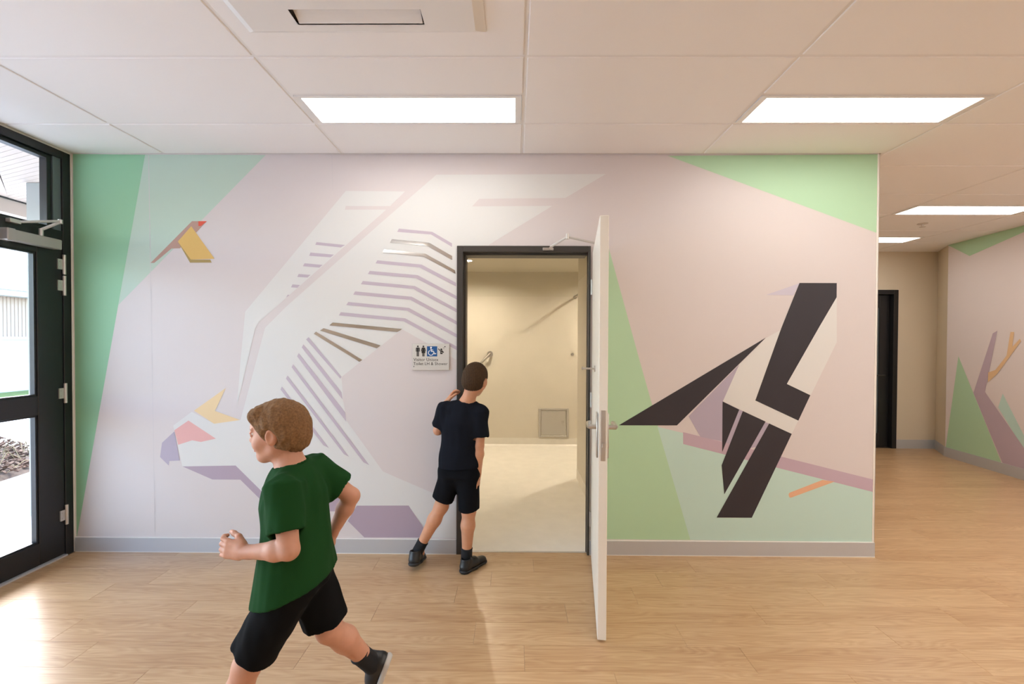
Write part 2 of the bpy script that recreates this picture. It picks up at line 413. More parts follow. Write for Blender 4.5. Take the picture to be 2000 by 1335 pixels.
bird = [('ink_white', [(-0.532,2.552),(0.600,2.557),(0.331,2.398),(-0.245,2.392),(-0.293,2.341),(0.244,2.345),(-0.179,2.085),(-0.186,2.076),(-0.396,2.076),(-0.396,0.108),(-0.559,0.109),(-0.719,0.324),(-1.070,0.322),(-1.150,0.189),(-1.223,0.188),(-1.202,0.283),(-1.174,0.419),(-1.714,0.414),(-1.893,0.591),(-2.256,0.583),(-2.317,0.860),(-2.190,0.954),(-2.038,0.874),(-1.858,0.901),(-1.689,1.524),(-1.542,1.670),(-0.885,2.248)]),
    ('ink_white', [(-1.141,2.443),(-0.743,2.440),(-0.847,2.338),(-1.729,1.565),(-1.755,1.523),(-1.882,0.996),(-1.855,1.315),(-1.823,1.632)]),
    ('ink_base', [(-1.142,2.343),(-0.840,2.342),(-0.867,2.319),(-1.147,2.318)]),
    ('ink_base', [(-0.759,1.516),(-0.795,1.492),(-1.172,1.195),(-1.161,1.035),(-1.138,0.898),(-0.892,0.556),(-0.781,0.508),(-0.538,0.405),(-0.396,0.351),(-0.398,1.314)]),
    ('ink_purple', [(-1.070,0.323),(-0.718,0.326),(-0.618,0.176),(-0.562,0.109),(-1.019,0.107),(-1.131,0.218)]),
    ('ink_purple', [(-2.256,0.583),(-1.893,0.591),(-1.714,0.414),(-1.174,0.419),(-1.202,0.283),(-1.652,0.280),(-1.732,0.367),(-1.862,0.495),(-2.052,0.495)]),
    ('ink_purple', [(-1.225,0.186),(-1.211,0.186),(-1.237,0.106),(-1.257,0.105)]),
    ('ink_crest', [(-1.957,1.117),(-2.175,0.962),(-2.038,0.874),(-1.860,0.900),(-2.032,0.961)]),
    ('ink_cheek', [(-2.213,0.895),(-2.027,0.773),(-2.129,0.750),(-2.188,0.761),(-2.284,0.730),(-2.309,0.829)]),
    ('ink_lav', [(-2.309,0.821),(-2.394,0.743),(-2.408,0.646),(-2.349,0.588),(-2.345,0.619),(-2.274,0.623)])]
for p in [
    [(-1.339,2.101),(-1.146,2.082),(-1.175,2.065),(-1.347,2.083)], [(-1.380,2.031),(-1.222,2.017),(-1.244,1.999),(-1.389,2.009)],
    [(-1.420,1.959),(-1.298,1.948),(-1.320,1.930),(-1.431,1.939)], [(-1.460,1.887),(-1.380,1.881),(-1.400,1.863),(-1.469,1.867)],
    [(-1.502,1.817),(-1.451,1.813),(-1.469,1.794),(-1.512,1.797)], [(-1.535,1.747),(-1.521,1.745),(-1.546,1.728)],
    [(-0.784,2.192),(-0.560,2.171),(-0.427,2.094),(-0.427,2.070),(-0.568,2.153),(-0.795,2.170)],
    [(-0.929,1.980),(-0.632,1.952),(-0.399,1.830),(-0.399,1.806),(-0.643,1.932),(-0.941,1.959)],
    [(-0.980,1.909),(-0.658,1.881),(-0.394,1.741),(-0.394,1.718),(-0.669,1.860),(-0.993,1.888)],
    [(-1.027,1.841),(-0.676,1.808),(-0.394,1.655),(-0.394,1.631),(-0.686,1.788),(-1.040,1.819)],
    [(-1.079,1.771),(-0.697,1.736),(-0.393,1.572),(-0.393,1.548),(-0.708,1.715),(-1.091,1.749)],
    [(-1.125,1.700),(-0.716,1.661),(-0.393,1.486),(-0.393,1.462),(-0.728,1.642),(-1.139,1.679)],
    [(-1.176,1.631),(-0.741,1.591),(-0.393,1.402),(-0.393,1.378),(-0.752,1.571),(-1.189,1.609)],
    [(-1.394,1.462),(-1.172,1.195),(-1.180,1.183),(-1.411,1.447)], [(-1.429,1.414),(-1.172,1.092),(-1.164,1.041),(-1.440,1.393)],
    [(-1.461,1.354),(-1.147,0.955),(-1.140,0.892),(-1.472,1.333)], [(-1.500,1.279),(-0.984,0.599),(-1.024,0.618),(-1.509,1.259)],
    [(-1.538,1.202),(-1.122,0.655),(-1.156,0.672),(-1.548,1.182)], [(-1.576,1.128),(-1.258,0.714),(-1.295,0.732),(-1.585,1.108)],
    [(-1.613,1.054),(-1.398,0.775),(-1.436,0.793),(-1.625,1.033)], [(-1.651,0.978),(-1.568,0.862),(-1.597,0.873),(-1.661,0.959)]]:
    bird.append(('ink_lilac', p))
prints('bird_print', bird, 'large diving white bird with lilac wing bars', step=.00005, base=.0013)
for p in [[(-0.831,2.121),(-0.582,2.098),(-0.427,2.010),(-0.426,1.983),(-0.593,2.077),(-0.843,2.099)], [(-0.882,2.052),(-0.607,2.025),(-0.408,1.914),(-0.403,1.891),(-0.618,2.006),(-0.894,2.031)],
          [(-1.230,1.561),(-0.762,1.519),(-0.795,1.499),(-1.252,1.542)], [(-1.292,1.523),(-0.908,1.408),(-0.933,1.389),(-1.316,1.507)], [(-1.343,1.499),(-1.031,1.310),(-1.051,1.298),(-1.358,1.485)]]:
    bb = B(); bb.sheet([(x, -.0037, z) for x, z in p]); bb.sheet([(x, -.0031, z) for x, z in p])
    n = len(p)
    for i in range(n):
        (xa, za), (xb, zb) = p[i], p[(i+1) % n]; bb.add([(xa, -.0031, za), (xb, -.0031, zb), (xb, -.0037, zb), (xa, -.0037, za)], [(0, 1, 2, 3)])
    mo = obj('mirror_strip', bb, 'mirror', wf); mo['label'] = 'mirrored wing bar'
prints('finch_print', [
    ('ink_brown', [(-2.180,2.240),(-2.079,2.240),(-2.150,2.167),(-2.262,2.058),(-2.320,2.056),(-2.438,1.959),(-2.463,1.959)]),
    ('ink_red', [(-2.137,2.240),(-2.079,2.240),(-2.119,2.208),(-2.137,2.208)]),
    ('ink_olive', [(-2.277,2.103),(-2.190,1.982),(-2.058,1.982),(-2.048,1.962),(-2.195,1.961)]),
    ('ink_yellow', [(-2.185,2.206),(-2.029,1.988),(-2.190,1.982),(-2.277,2.103)])], 'small brown finch with yellow wing and red face', base=.0013)
prints('magpie_print', [
    ('ink_mauve', [(1.130,0.833),(2.415,0.518),(2.416,0.434),(1.131,0.753)]),
    ('ink_orange', [(1.841,0.416),(1.846,0.428),(2.066,0.516),(2.148,0.505),(1.855,0.394),(1.845,0.399)]),
    ('ink_lav', [(1.501,1.288),(1.394,1.041),(1.702,0.892),(1.625,0.736),(1.467,0.708),(1.386,0.773),(1.246,0.802),(1.166,0.940)]),
    ('ink_mauve', [(1.388,0.770),(1.467,0.749),(1.605,0.716),(1.571,0.646),(1.444,0.677),(1.389,0.690)]),
    ('ink_white', [(2.145,1.741),(2.149,1.440),(1.857,0.824),(1.394,1.041),(1.501,1.288),(1.675,1.466),(1.770,1.518),(1.896,1.835)]),
    ('ink_beak', [(1.896,1.833),(1.675,1.755),(1.858,1.753)]),
    ('ink_dark', [(1.896,1.835),(2.144,1.835),(2.144,1.740),(2.028,1.536),(1.820,1.160),(1.978,1.085),(1.900,0.914),(1.611,1.048),(1.779,1.535)]),
    ('ink_dark', [(1.676,1.469),(1.088,0.878),(0.698,0.877)]),
    ('ink_dark', [(1.392,1.041),(1.504,0.986),(1.393,0.700)]),
    ('ink_dark', [(1.528,0.977),(1.681,0.907),(1.410,0.415),(1.390,0.611)]),
    ('ink_dark', [(1.705,0.894),(1.857,0.825),(1.596,0.258),(1.360,0.258)])], 'black and white magpie on a mauve branch', base=.0013)
# skirtings
def skirting(name, x0, x1, label):
    b = B().box(x0, x1, -.011, 0, .004, .097, 0).box(x0, x1, -.0125, -.0005, 0, .004, 1).box(x0, x1, -.008, -.0005, .097, .0995, 1)
    return tag(obj(name, b, ['skirt', 'skirt_line']), label, 'skirting', kind='structure')
skirting('baseboard_left', -2.985, -.394, 'grey skirting between the glazed entrance and the restroom doorway')
skirting('baseboard_right', .504, XR, 'grey skirting under the magpie mural')
obj('corner_strip', B().box(XR-.012, XR+.0015, -.0025, .0008, .1, H).box(XR-.0005, XR+.0025, -.0025, .012, .1, H), 'skirt_line', wf)

# ------------------------------------------------------------------ sign
sg = empty('sign', (-.56, 0, 1.33)); tag(sg, 'silver Visitor Unisex Toilet LH & Shower sign beside the doorway', 'sign')
(sx0, sz1), (sx1, sz0) = [(-0.691,1.421),(-0.443,1.243)]
def S(u, v):   # sign pixels (1958 x 1335 crop) to wall metres
    return sx0+(u-375)/(1655-375)*(sx1-sx0), sz1-(v-190)/(1110-190)*(sz1-sz0)
obj('plate', B().cbox(sx0, sx1, -.0135, -.0095, sz0, sz1, .0012), 'sign_plate', sg)
def flat(name, polys, mt, y=-.0139, t=.0004):
    b = B()
    for p in polys: b.sheet([(*S(u, v)[:1], y, S(u, v)[1]) for u, v in p])
    o = obj(name, b, mt, sg, fix=False)
    for p in o.data.polygons:
        if p.normal.y > 0: p.flip()
    return o
def disc(cu, cv, r, n=20): return [(cu+r*math.cos(2*PI*i/n), cv+r*math.sin(2*PI*i/n)) for i in range(n)]
def stroke(pts, wd):
    out = []
    for (a, b_) in zip(pts[:-1], pts[1:]):
        dx, dy = b_[0]-a[0], b_[1]-a[1]; l = math.hypot(dx, dy); nx, ny = -dy/l*wd/2, dx/l*wd/2
        out.append([(a[0]+nx, a[1]+ny), (b_[0]+nx, b_[1]+ny), (b_[0]-nx, b_[1]-ny), (a[0]-nx, a[1]-ny)])
    return out
flat('man_symbol', [disc(568, 285, 31), [(520, 325), (615, 325), (638, 350), (638, 465), (612, 465), (612, 362), (606, 362), (606, 632), (573, 632), (573, 470), (563, 470), (563, 632), (530, 632), (530, 362), (524, 362), (524, 465), (498, 465), (498, 350)]], 'sign_black')
flat('woman_symbol', [disc(762, 285, 31), [(725, 325), (800, 325), (822, 345), (850, 455), (826, 463), (800, 375), (797, 375), (832, 515), (797, 515), (797, 632), (768, 632), (768, 515), (757, 515), (757, 632), (728, 632), (728, 515), (692, 515), (728, 375), (724, 375), (700, 463), (676, 455), (703, 345)]], 'sign_black')
flat('access_square', [[(885, 280), (1240, 280), (1240, 630), (885, 630)]], 'sign_blue')
arc = [(1022+86*math.cos(a), 505+86*math.sin(a)) for a in [math.radians(-115-i*16) for i in range(0, 16)]]
flat('wheelchair_symbol', [disc(1025, 325, 31)] + stroke([(1022, 350), (1032, 455), (1110, 455), (1150, 548), (1203, 525)], 27) + stroke([(1030, 403), (1100, 403)], 22) + stroke(arc, 24), 'sign_white', y=-.0142)
flat('shower_symbol', [disc(1383, 388, 34), [(1265, 372), (1282, 352), (1360, 425), (1425, 425), (1478, 490), (1430, 505), (1420, 548), (1345, 548), (1350, 455)]] + [disc(1508, 292, 20)] + stroke([(1480, 310), (1430, 330)], 6) + stroke([(1480, 325), (1440, 350)], 6) + stroke([(1490, 335), (1460, 385)], 6), 'sign_black')
flat('tap_symbol', [disc(1400, 488, 16)], 'sign_plate', y=-.0142)
def text(name, body, x, z, width, y, mt, parent):
    cu = bpy.data.curves.new(name, 'FONT'); cu.body = body; cu.size = 1; cu.resolution_u = 3
    t = bpy.data.objects.new(name, cu); COL.objects.link(t)
    bpy.context.view_layer.update()
    me = bpy.data.meshes.new_from_object(t); COL.objects.unlink(t); bpy.data.objects.remove(t)
    xs = [v.co.x for v in me.vertices]; k = width/(max(xs)-min(xs)); x_0 = min(xs); org = origin(parent)
    for v in me.vertices: v.co = Vector((x+(v.co.x-x_0)*k, y, z+v.co.y*k))-org
    me.materials.clear(); me.materials.append(M[mt]); me.update()
    o = bpy.data.objects.new(name, me); COL.objects.link(o); o.parent = parent; return o
p = S(415, 790); text('lettering', 'Visitor Unisex', p[0], p[1], S(1280, 0)[0]-p[0], -.014, 'sign_black', sg)
p = S(415, 930); text('lettering', 'Toilet LH & Shower', p[0], p[1], S(1600, 0)[0]-p[0], -.014, 'sign_black', sg)
bb = B(); random.seed(3)
for row, (u0, u1, v) in enumerate([(465, 1330, 975), (465, 1120, 1030)]):
    u = u0
    while u < u1:
        if random.random() < .12: u += 24; continue
        for du in (0, 13):
            for dv in (0, 14, 28):
                if random.random() < .5:
                    q = S(u+du, v+dv); bb.cone((q[0], -.0135, q[1]), (q[0], -.0142, q[1]), .0004, .00025, 6)
        u += 38
obj('braille', bb, 'sign_braille', sg); flat('braille_locator', [disc(432, 985, 16)], 'sign_black')

# ------------------------------------------------------------------ restroom beyond the doorway
RB = 3.18; RC = 2.41
tag(obj('floor', B().box(-1.6, 2.25, .031, RB+.1, -.1, -.0005), 'vinyl'), 'cream vinyl restroom floor', 'floor', kind='structure')
DL = [(-.575, 2.33), (1.36, 2.42)]; hr = .053
cb_ = B(); xs = [-1.6]+[v for x_, _ in DL for v in (x_-hr, x_+hr)]+[2.25]
for i_ in range(len(xs)-1):
    if i_ % 2 == 0: cb_.box(xs[i_], xs[i_+1], YB, RB+.08, RC, RC+.07)
    else:
        y_ = DL[i_//2][1]; cb_.box(xs[i_], xs[i_+1], YB, y_-hr, RC, RC+.07).box(xs[i_], xs[i_+1], y_+hr, RB+.08, RC, RC+.07)
tag(obj('ceiling', cb_, 'cream'), 'cream restroom ceiling', 'ceiling', kind='structure')
wb = tag(obj('wall_back', B().box(-1.6, 2.28, RB, RB+.08, 0, RC+.05), 'cream'), 'cream rear wall of the restroom', 'wall', kind='structure')
obj('wall_lining', B().box(-1.5, 2.2, RB-.003, RB, .108, 2.07), 'vinyl_wall', wb)
obj('coved_skirting', B().add([(-1.5, RB, .108), (-1.5, RB-.004, .108), (-1.5, RB-.006, .02), (-1.5, RB-.025, 0), (-1.5, RB, 0),
     (2.2, RB, .108), (2.2, RB-.004, .108), (2.2, RB-.006, .02), (2.2, RB-.025, 0), (2.2, RB, 0)],
     [(0, 1, 6, 5), (1, 2, 7, 6), (2, 3, 8, 7), (3, 4, 9, 8)]), 'vinyl', wb)
tag(obj('wall_inner_left', B().box(-1.6, -1.5, YB, RB, 0, RC+.05), 'vinyl_wall'), 'cream left wall of the restroom', 'wall', kind='structure')
tag(obj('wall_inner_right', B().box(2.15, 2.28, YB, RB, 0, RC+.05), 'vinyl_wall'), 'cream right wall of the restroom', 'wall', kind='structure')
nb = tag(obj('wall_partition', B().box(.66, .78, YB, 1.70, 0, RC+.01), 'cream'), 'cream partition just inside the restroom door', 'wall', kind='structure')
obj('wall_lining', B().box(.657, .66, YB, 1.70, .108, 2.07), 'vinyl_wall', nb); obj('coved_skirting', B().box(.654, .66, YB, 1.703, 0, .108), 'vinyl', nb)
def downlight(x, y, label):
    r = empty('downlight', (x, y, RC)); tag(r, label, 'downlight')
    obj('lens', B().lathe([(.001, .014), (.048, .014), (.048, .018), (.001, .018)], (x, y, RC)), 'down', r)
    obj('bezel', ring_lathe([(.049, .014), (.050, -.003), (.062, -.004), (.080, -.0005), (.080, .0), (.0505, .0), (.0505, .018), (.049, .018)], (x, y, RC), n=32), 'light_frame', r, smooth=True)
downlight(-.575, 2.33, 'round glowing downlight at the left of the restroom ceiling')
downlight(1.36, 2.42, 'round downlight behind the partition in the restroom ceiling')
# grab rail on the rear wall
gr = empty('grab_rail', (-.35, RB, 1.27)); tag(gr, 'angled steel grab rail on the restroom rear wall behind the boy', 'grab rail')
A1 = Vector((-.351, RB-.003, 1.273)); A2 = Vector((-.80, RB-.003, .82)); off = Vector((0, -.065, 0))
obj('flange', B().lathe([(.042, 0), (.042, -.006), (.020, -.010)], A1, axis='y'), 'steel', gr, smooth=True)
obj('flange', B().lathe([(.042, 0), (.042, -.006), (.020, -.010)], A2, axis='y'), 'steel', gr, smooth=True)
obj('bar', B().tube([A1, A1+off*.75, A1+off+(A2-A1)*.05, A1+off+(A2-A1)*.95, A2+off*.75, A2], .016, 14), 'steel', gr, smooth=True)
# robe hook
rh = empty('robe_hook', (.793, RB, 1.27)); tag(rh, 'small steel peg on the restroom rear wall near the partition', 'hook')
obj('peg', B().cyl((.793, RB-.008, 1.27), (.793, RB-.05, 1.272), .008).lathe([(.004, 0), (.016, -.002), (.016, -.010), (.004, -.012)], (.793, RB-.047, 1.272), axis='y'), 'steel', rh, smooth=True)
obj('flange', B().lathe([(.020, 0), (.020, -.006), (.008, -.009)], (.793, RB-.003, 1.27), axis='y'), 'steel', rh, smooth=True)
# curtain rail
cr = empty('curtain_rail', (.825, RB, 2.065)); tag(cr, 'steel shower curtain rail fixed high on the restroom rear wall', 'curtain rail')
obj('flange', B().lathe([(.027, 0), (.027, -.008), (.014, -.014)], (.825, RB-.003, 2.065), axis='y'), 'steel', cr, smooth=True)
obj('rod', B().tube([(.825, RB-.01, 2.065), (.825, 2.0, 2.065), (.85, 1.92, 2.065), (.95, 1.88, 2.065), (2.14, 1.88, 2.065)], .012, 12), 'steel', cr, smooth=True)
# access panel
ap = empty('access_panel', (.535, RB, .32)); tag(ap, 'square stainless access panel low on the restroom rear wall', 'access panel')
x0, x1, z0, z1 = .328, .743, .122, .522; y = RB-.003; fw = .028
obj('frame', B().cbox(x0, x0+fw, y-.012, y, z0, z1).cbox(x1-fw, x1, y-.012, y, z0, z1).cbox(x0+fw, x1-fw, y-.012, y, z0, z0+fw).cbox(x0+fw, x1-fw, y-.012, y, z1-fw, z1), 'alu', ap)
obj('hatch', B().cbox(x0+fw+.006, x1-fw-.006, y-.010, y-.001, z0+fw+.006, z1-fw-.006, .002), 'alu', ap)
obj('latch', B().lathe([(.022, 0), (.022, -.003), (.014, -.003), (.012, -.001)], (.66, y-.010, .335), axis='y').cyl((.655, y-.013, .30), (.672, y-.013, .30), .004), 'steel', ap, smooth=True)

# ------------------------------------------------------------------ restroom door
d1 = empty('door_1', (.05, 0, 0)); tag(d1, 'open white restroom door in its dark bronze frame', 'door', kind='structure')
fy0, fy1 = -.014, YB+.01
obj('door_frame', B().cbox(-.392, -.352, fy0, fy1, 0, 2.076, .002).cbox(.488, .502, fy0, .045, 0, 2.076, .002).cbox(-.352, .488, fy0, fy1, 2.036, 2.076, .002)
    .box(-.352, -.338, .035, fy1, 0, 2.036).box(.485, .488, .030, .045, 0, 2.036).box(-.338, .483, .035, fy1, 2.022, 2.036), 'frame_brown', d1)
obj('threshold', B().box(-.352, .488, .024, .040, -.001, .003), 'alu', d1)
hx, hy = .512, -.022
a = math.atan2(-.864, -.116)   # direction of the opened leaf from its hinge
T = Matrix.Translation((hx, hy, 0)) @ Matrix.Rotation(a, 4, 'Z')   # local x along the leaf, local +y faces the magpie side
lf = obj('door_leaf', B().cbox(0, .868, -.0, .042, .012, 2.03, .0025, T=T), 'door_white', d1)
def plate_box(*a_, **k_): return B().cbox(*a_, T=T, **k_)
hz = .99
lk = B().cbox(.868, .8695, .010, .032, hz-.12, hz+.12, .0004, T=T).cbox(.8695, .880, .016, .027, hz-.055, hz-.035, .001, T=T)
obj('lock_plate', lk, 'steel', lf)
for side, y_, sy in (('in', 0, -1), ('out', .042, 1)):
    hb = B().cbox(.775, .835, y_+sy*.001 if sy > 0 else y_-.008, y_+.008 if sy > 0 else y_-.001, hz-.115, hz+.10, .002, T=T)
    hb.cyl((.805, y_, hz+.03), (.805, y_+sy*.045, hz+.03), .011, T=T)
    hb.tube([(.805, y_+sy*.040, hz+.03), (.79, y_+sy*.046, hz+.03), (.70, y_+sy*.046, hz+.03), (.685, y_+sy*.036, hz+.03)], .010, 12, T=T)
    hb.lathe([(.001, 0), (.012, 0), (.012, .002)], T @ Vector((.805, y_+sy*.008, hz-.06)), axis='x', n=14)
    obj('lever_handle', hb, 'steel', lf, smooth=True)
obj('coat_hook', B().cyl(T @ Vector((.48, .001, 1.285)), T @ Vector((.48, -.075, 1.287)), .0055).cyl(T @ Vector((.48, -.066, 1.287)), T @ Vector((.48, -.075, 1.287)), .009).cyl(T @ Vector((.48, 0, 1.285)), T @ Vector((.48, -.006, 1.285)), .018), 'steel', lf, smooth=True)
for z in (.25, 1.05, 1.80):
    obj('hinge', B().cyl((hx-.004, hy-.004, z-.05), (hx-.004, hy-.004, z+.05), .007).box(hx-.012, hx-.004, hy, -.012, z-.05, z+.05), 'steel', lf, smooth=True)
obj('closer_body', B().cbox(.05, .27, .042, .087, 1.93, 1.995, .004, T=T), 'silver_paint', lf)
pv = T @ Vector((.11, .064, 2.055))
el = Vector((.335, -.10, 2.115)); sh = Vector((.232, -.03, 2.062))
arm = B().cyl(T @ Vector((.11, .064, 1.995)), pv, .012).tube([pv, el], .0075, 8).cyl(el-Vector((0, 0, .014)), el+Vector((0, 0, .020)), .011)
arm.tube([el, sh+Vector((0, 0, .004))], .0085, 8)
obj('closer_arm', arm, 'alu', d1, smooth=True)
obj('closer_bracket', B().cbox(.180, .252, -.024, -.014, 2.045, 2.063, .002).cyl((.232, -.020, 2.055), (.232, -.042, 2.055), .012).cyl((.195, -.023, 2.054), (.195, -.027, 2.054), .005), 'steel', d1, smooth=True)

# ------------------------------------------------------------------ glazed entrance on the left
d2 = empty('door_2', (XL, -.5, 0)); tag(d2, 'black framed glazed entrance door with transom light', 'door', kind='structure')
X0, X1 = XL-.095, XL       # frame depth
def xb(y0, y1, z0, z1, x0=X0, x1=X1, b=None, c=.002): return (b or B()).cbox(x0, x1, y0, y1, z0, z1, c)
DE = -1.055                # far jamb of the door
obj('frame_jamb', xb(-.062, -.010, 0, H-.008), 'black_alu', d2)
obj('frame_jamb', xb(DE-.05, DE, 0, H-.008), 'black_alu', d2)
obj('frame_head', xb(DE, -.062, H-.058, H-.008), 'black_alu', d2)
obj('transom_bar', xb(DE, -.062, 2.085, 2.155), 'black_alu', d2)
obj('frame_pocket', B().box(XL-.06, XL-.012, -.112, -.062, 2.155, H-.058).box(XL-.06, XL-.035, DE, DE+.05, 2.155, H-.058), 'grey_alu', d2)  # grey strips coloured to stand in for a reflection beside the transom glass
tb = B().cbox(XL-.07, XL-.02, -.142, -.112, 2.155, H-.058, .002).cbox(XL-.07, XL-.02, DE+.05, DE+.08, 2.155, H-.058, .002).cbox(XL-.07, XL-.02, DE+.08, -.142, 2.155, 2.175, .002).cbox(XL-.07, XL-.02, DE+.08, -.142, H-.083, H-.058, .002)
obj('transom_bead', tb, 'black_alu', d2)
obj('transom_glass', B().box(XL-.050, XL-.044, DE+.08, -.142, 2.175, H-.083), 'glass', d2)
lf2 = obj('door_leaf', xb(-.222, -.066, .014, 2.078, XL-.052, XL-.004, c=.003).cbox(XL-.052, XL-.004, DE+.004, DE+.16, .014, 2.078, .003)
          .cbox(XL-.052, XL-.004, DE+.16, -.222, .014, .155, .003).cbox(XL-.052, XL-.004, DE+.16, -.222, .962, 1.085, .003).cbox(XL-.052, XL-.004, DE+.16, -.222, 1.985, 2.078, .003), 'black_alu', d2)
bd = B()
for z0, z1 in ((.155, .962), (1.085, 1.985)):
    bd.cbox(XL-.044, XL-.012, -.234, -.222, z0, z1, .001).cbox(XL-.044, XL-.012, DE+.16, DE+.172, z0, z1, .001).cbox(XL-.044, XL-.012, DE+.172, -.234, z0, z0+.010, .001).cbox(XL-.044, XL-.012, DE+.172, -.234, z1-.010, z1, .001)
obj('glazing_bead', bd, 'black_alu', lf2)
for z0, z1 in ((.165, .952), (1.095, 1.975)): obj('glass_pane', B().box(XL-.031, XL-.025, DE+.172, -.234, z0, z1), 'glass', lf2)
def hinge2(z):
    b = B().cyl((XL+.006, -.062, z-.065), (XL+.006, -.062, z+.065), .0095, 12).box(XL-.003, XL+.004, -.100, -.070, z-.034, z+.034)
    for dz in (-.018, .018): b.cyl((XL+.002, -.086, z+dz), (XL+.006, -.086, z+dz), .005, 8)
    obj('hinge', b, 'alu', lf2, smooth=True)
for z in (1.935, 1.796, 1.085, .275): hinge2(z)
cb = B().cbox(XL-.004, XL+.054, -.420, -.118, 2.020, 2.084, .005); cb.cbox(XL-.004, XL+.057, -.432, -.385, 2.016, 2.088, .005)
obj('closer_body', cb, 'silver_paint', lf2)
ca = B().cyl((XL+.03, -.226, 2.084), (XL+.03, -.226, 2.130), .012).tube([(XL+.03, -.226, 2.124), (XL+.08, -.156, 2.19)], .009, 8).cyl((XL+.08, -.156, 2.18), (XL+.08, -.156, 2.206), .012)
ca.tube([(XL+.08, -.156, 2.197), (XL+.022, -.345, 2.140)], .008, 8).cbox(XL, XL+.03, -.395, -.335, 2.128, 2.152, .002)
obj('closer_arm', ca, 'alu', d2, smooth=True)
obj('pull_handle', B().tube([(XL-.004, DE+.08, .85), (XL+.055, DE+.08, .85), (XL+.055, DE+.08, 1.25), (XL-.004, DE+.08, 1.25)], .012, 10), 'steel', lf2, smooth=True)
obj('door_seal', B().box(XL-.055, XL+.012, DE, -.062, .0, .010), 'skirt', d2)
# side lights next to it; the second is unseen, added for daylight fill
for wi, (ya, yb_) in enumerate([(-2.25, DE-.05), (-3.45, -2.25)]):
    w1 = empty('window_%d' % (wi+1), (XL, (ya+yb_)/2, 0)); tag(w1, ['tall black framed side light beside the entrance door', 'second tall black framed side light along the entrance wall'][wi], 'window', kind='structure')
    obj('window_frame', xb(ya, ya+.05, 0, H-.008).cbox(X0, X1, ya+.05, yb_, 0, .12, .002).cbox(X0, X1, ya+.05, yb_, H-.058, H-.008, .002).cbox(X0, X1, ya+.05, yb_, 2.085, 2.155, .002), 'black_alu', w1)
    for z0, z1 in ((.12, 2.085), (2.155, H-.058)): obj('glass_pane', B().box(XL-.050, XL-.044, ya+.05, yb_, z0, z1), 'glass', w1)
tag(obj('wall_left', B().box(XL-.14, XL, -5.4, -3.45, 0, H+.03).box(XL-.14, XL-.0, -3.45, -.005, H-.008, H+.1).box(XL-.10, XL, -.0095, .0, 0, H), 'paint'), 'left wall around the glazed entrance', 'wall', kind='structure')
tag(obj('wall_behind', B().box(-3.1, 6.4, -5.5, -5.4, 0, H+.03), 'paint'), 'plain wall behind the camera', 'wall', kind='structure')

# ------------------------------------------------------------------ corridor: end wall, angled corner wall, right mural wall
FY = 3.13
fw_ = B().box(XR-.1, 4.27, FY, FY+.14, 0, H+.03).box(5.215, 5.78, FY, FY+.14, 0, H+.03).box(4.27, 5.215, FY, FY+.14, 2.17, H+.03)
tag(obj('wall_end', fw_, 'warm_paint'), 'beige end wall of the corridor', 'wall', kind='structure')
tag(obj('baseboard_end', B().box(5.228, 5.765, FY-.011, FY, 0, .12), 'skirt'), 'grey skirting on the corridor end wall', 'skirting', kind='structure')
P0 = Vector((5.50, 2.71)); P1 = Vector((5.376, 1.74)); Dw = (P1-P0).normalized(); Nw = Vector((Dw.y, -Dw.x))
if Nw.x > 0: Nw = -Nw
def strip_wall(b, a_, c_, th, z0, z1, mi=0):
    n = Vector((-(c_-a_).y, (c_-a_).x)).normalized()
    if n.x < 0: n = -n
    q = [a_, c_, c_+n*th, a_+n*th]
    return b.add([(p.x, p.y, z) for z in (z0, z1) for p in q], [(0, 1, 2, 3), (4, 5, 6, 7), (0, 1, 5, 4), (1, 2, 6, 5), (2, 3, 7, 6), (3, 0, 4, 7)], mi)
Pc = Vector((5.765, FY))
tag(obj('wall_corner', strip_wall(B(), P0, Pc, .1, 0, H+.03), 'warm_paint'), 'narrow angled beige wall at the corridor corner', 'wall', kind='structure')
tag(obj('baseboard_corner', strip_wall(B(), P0+Vector((-.012, .002)), Pc+Vector((-.012, 0)), .011, 0, .12), 'skirt'), 'grey skirting under the angled corner wall', 'skirting', kind='structure')
Pe = P0+Dw*8.15
wr = tag(obj('wall_right', strip_wall(B(), P0, Pe, .1, 0, H+.03), 'paint'), 'right wall with a printed tree mural', 'wall', kind='structure')
def on_wr(s, z, d): p = P0+Dw*s+Nw*d; return (p.x, p.y, z)
tag(obj('baseboard_diagonal', B().add([on_wr(s, z, d) for s in (0, 8) for z in (0, .12) for d in (0, .011)], [(0, 1, 3, 2), (4, 6, 7, 5), (1, 5, 7, 3), (2, 3, 7, 6), (0, 4, 5, 1)]), 'skirt'), 'grey skirting under the tree mural', 'skirting', kind='structure')
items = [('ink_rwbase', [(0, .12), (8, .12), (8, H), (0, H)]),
    ('ink_rgreen', [(-0.007,2.726),(0.306,2.492),(0.950,2.619),(1.430,2.714),(1.429,2.797)]),
    ('ink_pale2', [(0.752,0.887),(1.007,0.447),(1.010,0.301),(0.702,0.727)]),
    ('ink_rgreen', [(0.176,1.285),(0.774,0.074),(0.001,0.036)]),
    ('ink_rwpur', [(0.678,1.584),(0.624,1.556),(0.393,0.856),(0.791,0.073),(1.154,0.085),(1.203,0.099),(0.541,0.881)]),
    ('ink_rworange', [(0.577,0.997),(0.577,1.109),(0.664,1.143),(0.791,1.308),(0.829,1.566),(0.871,1.565),(0.852,1.404),(0.933,1.492),(0.945,1.465),(0.815,1.281),(0.683,1.098)])]
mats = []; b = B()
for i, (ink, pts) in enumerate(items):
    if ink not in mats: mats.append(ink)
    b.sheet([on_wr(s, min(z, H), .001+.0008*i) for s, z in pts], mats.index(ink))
o = obj('tree_print', b, mats, wr, fix=False); o['label'] = 'printed tree trunk, orange twig and green triangles'
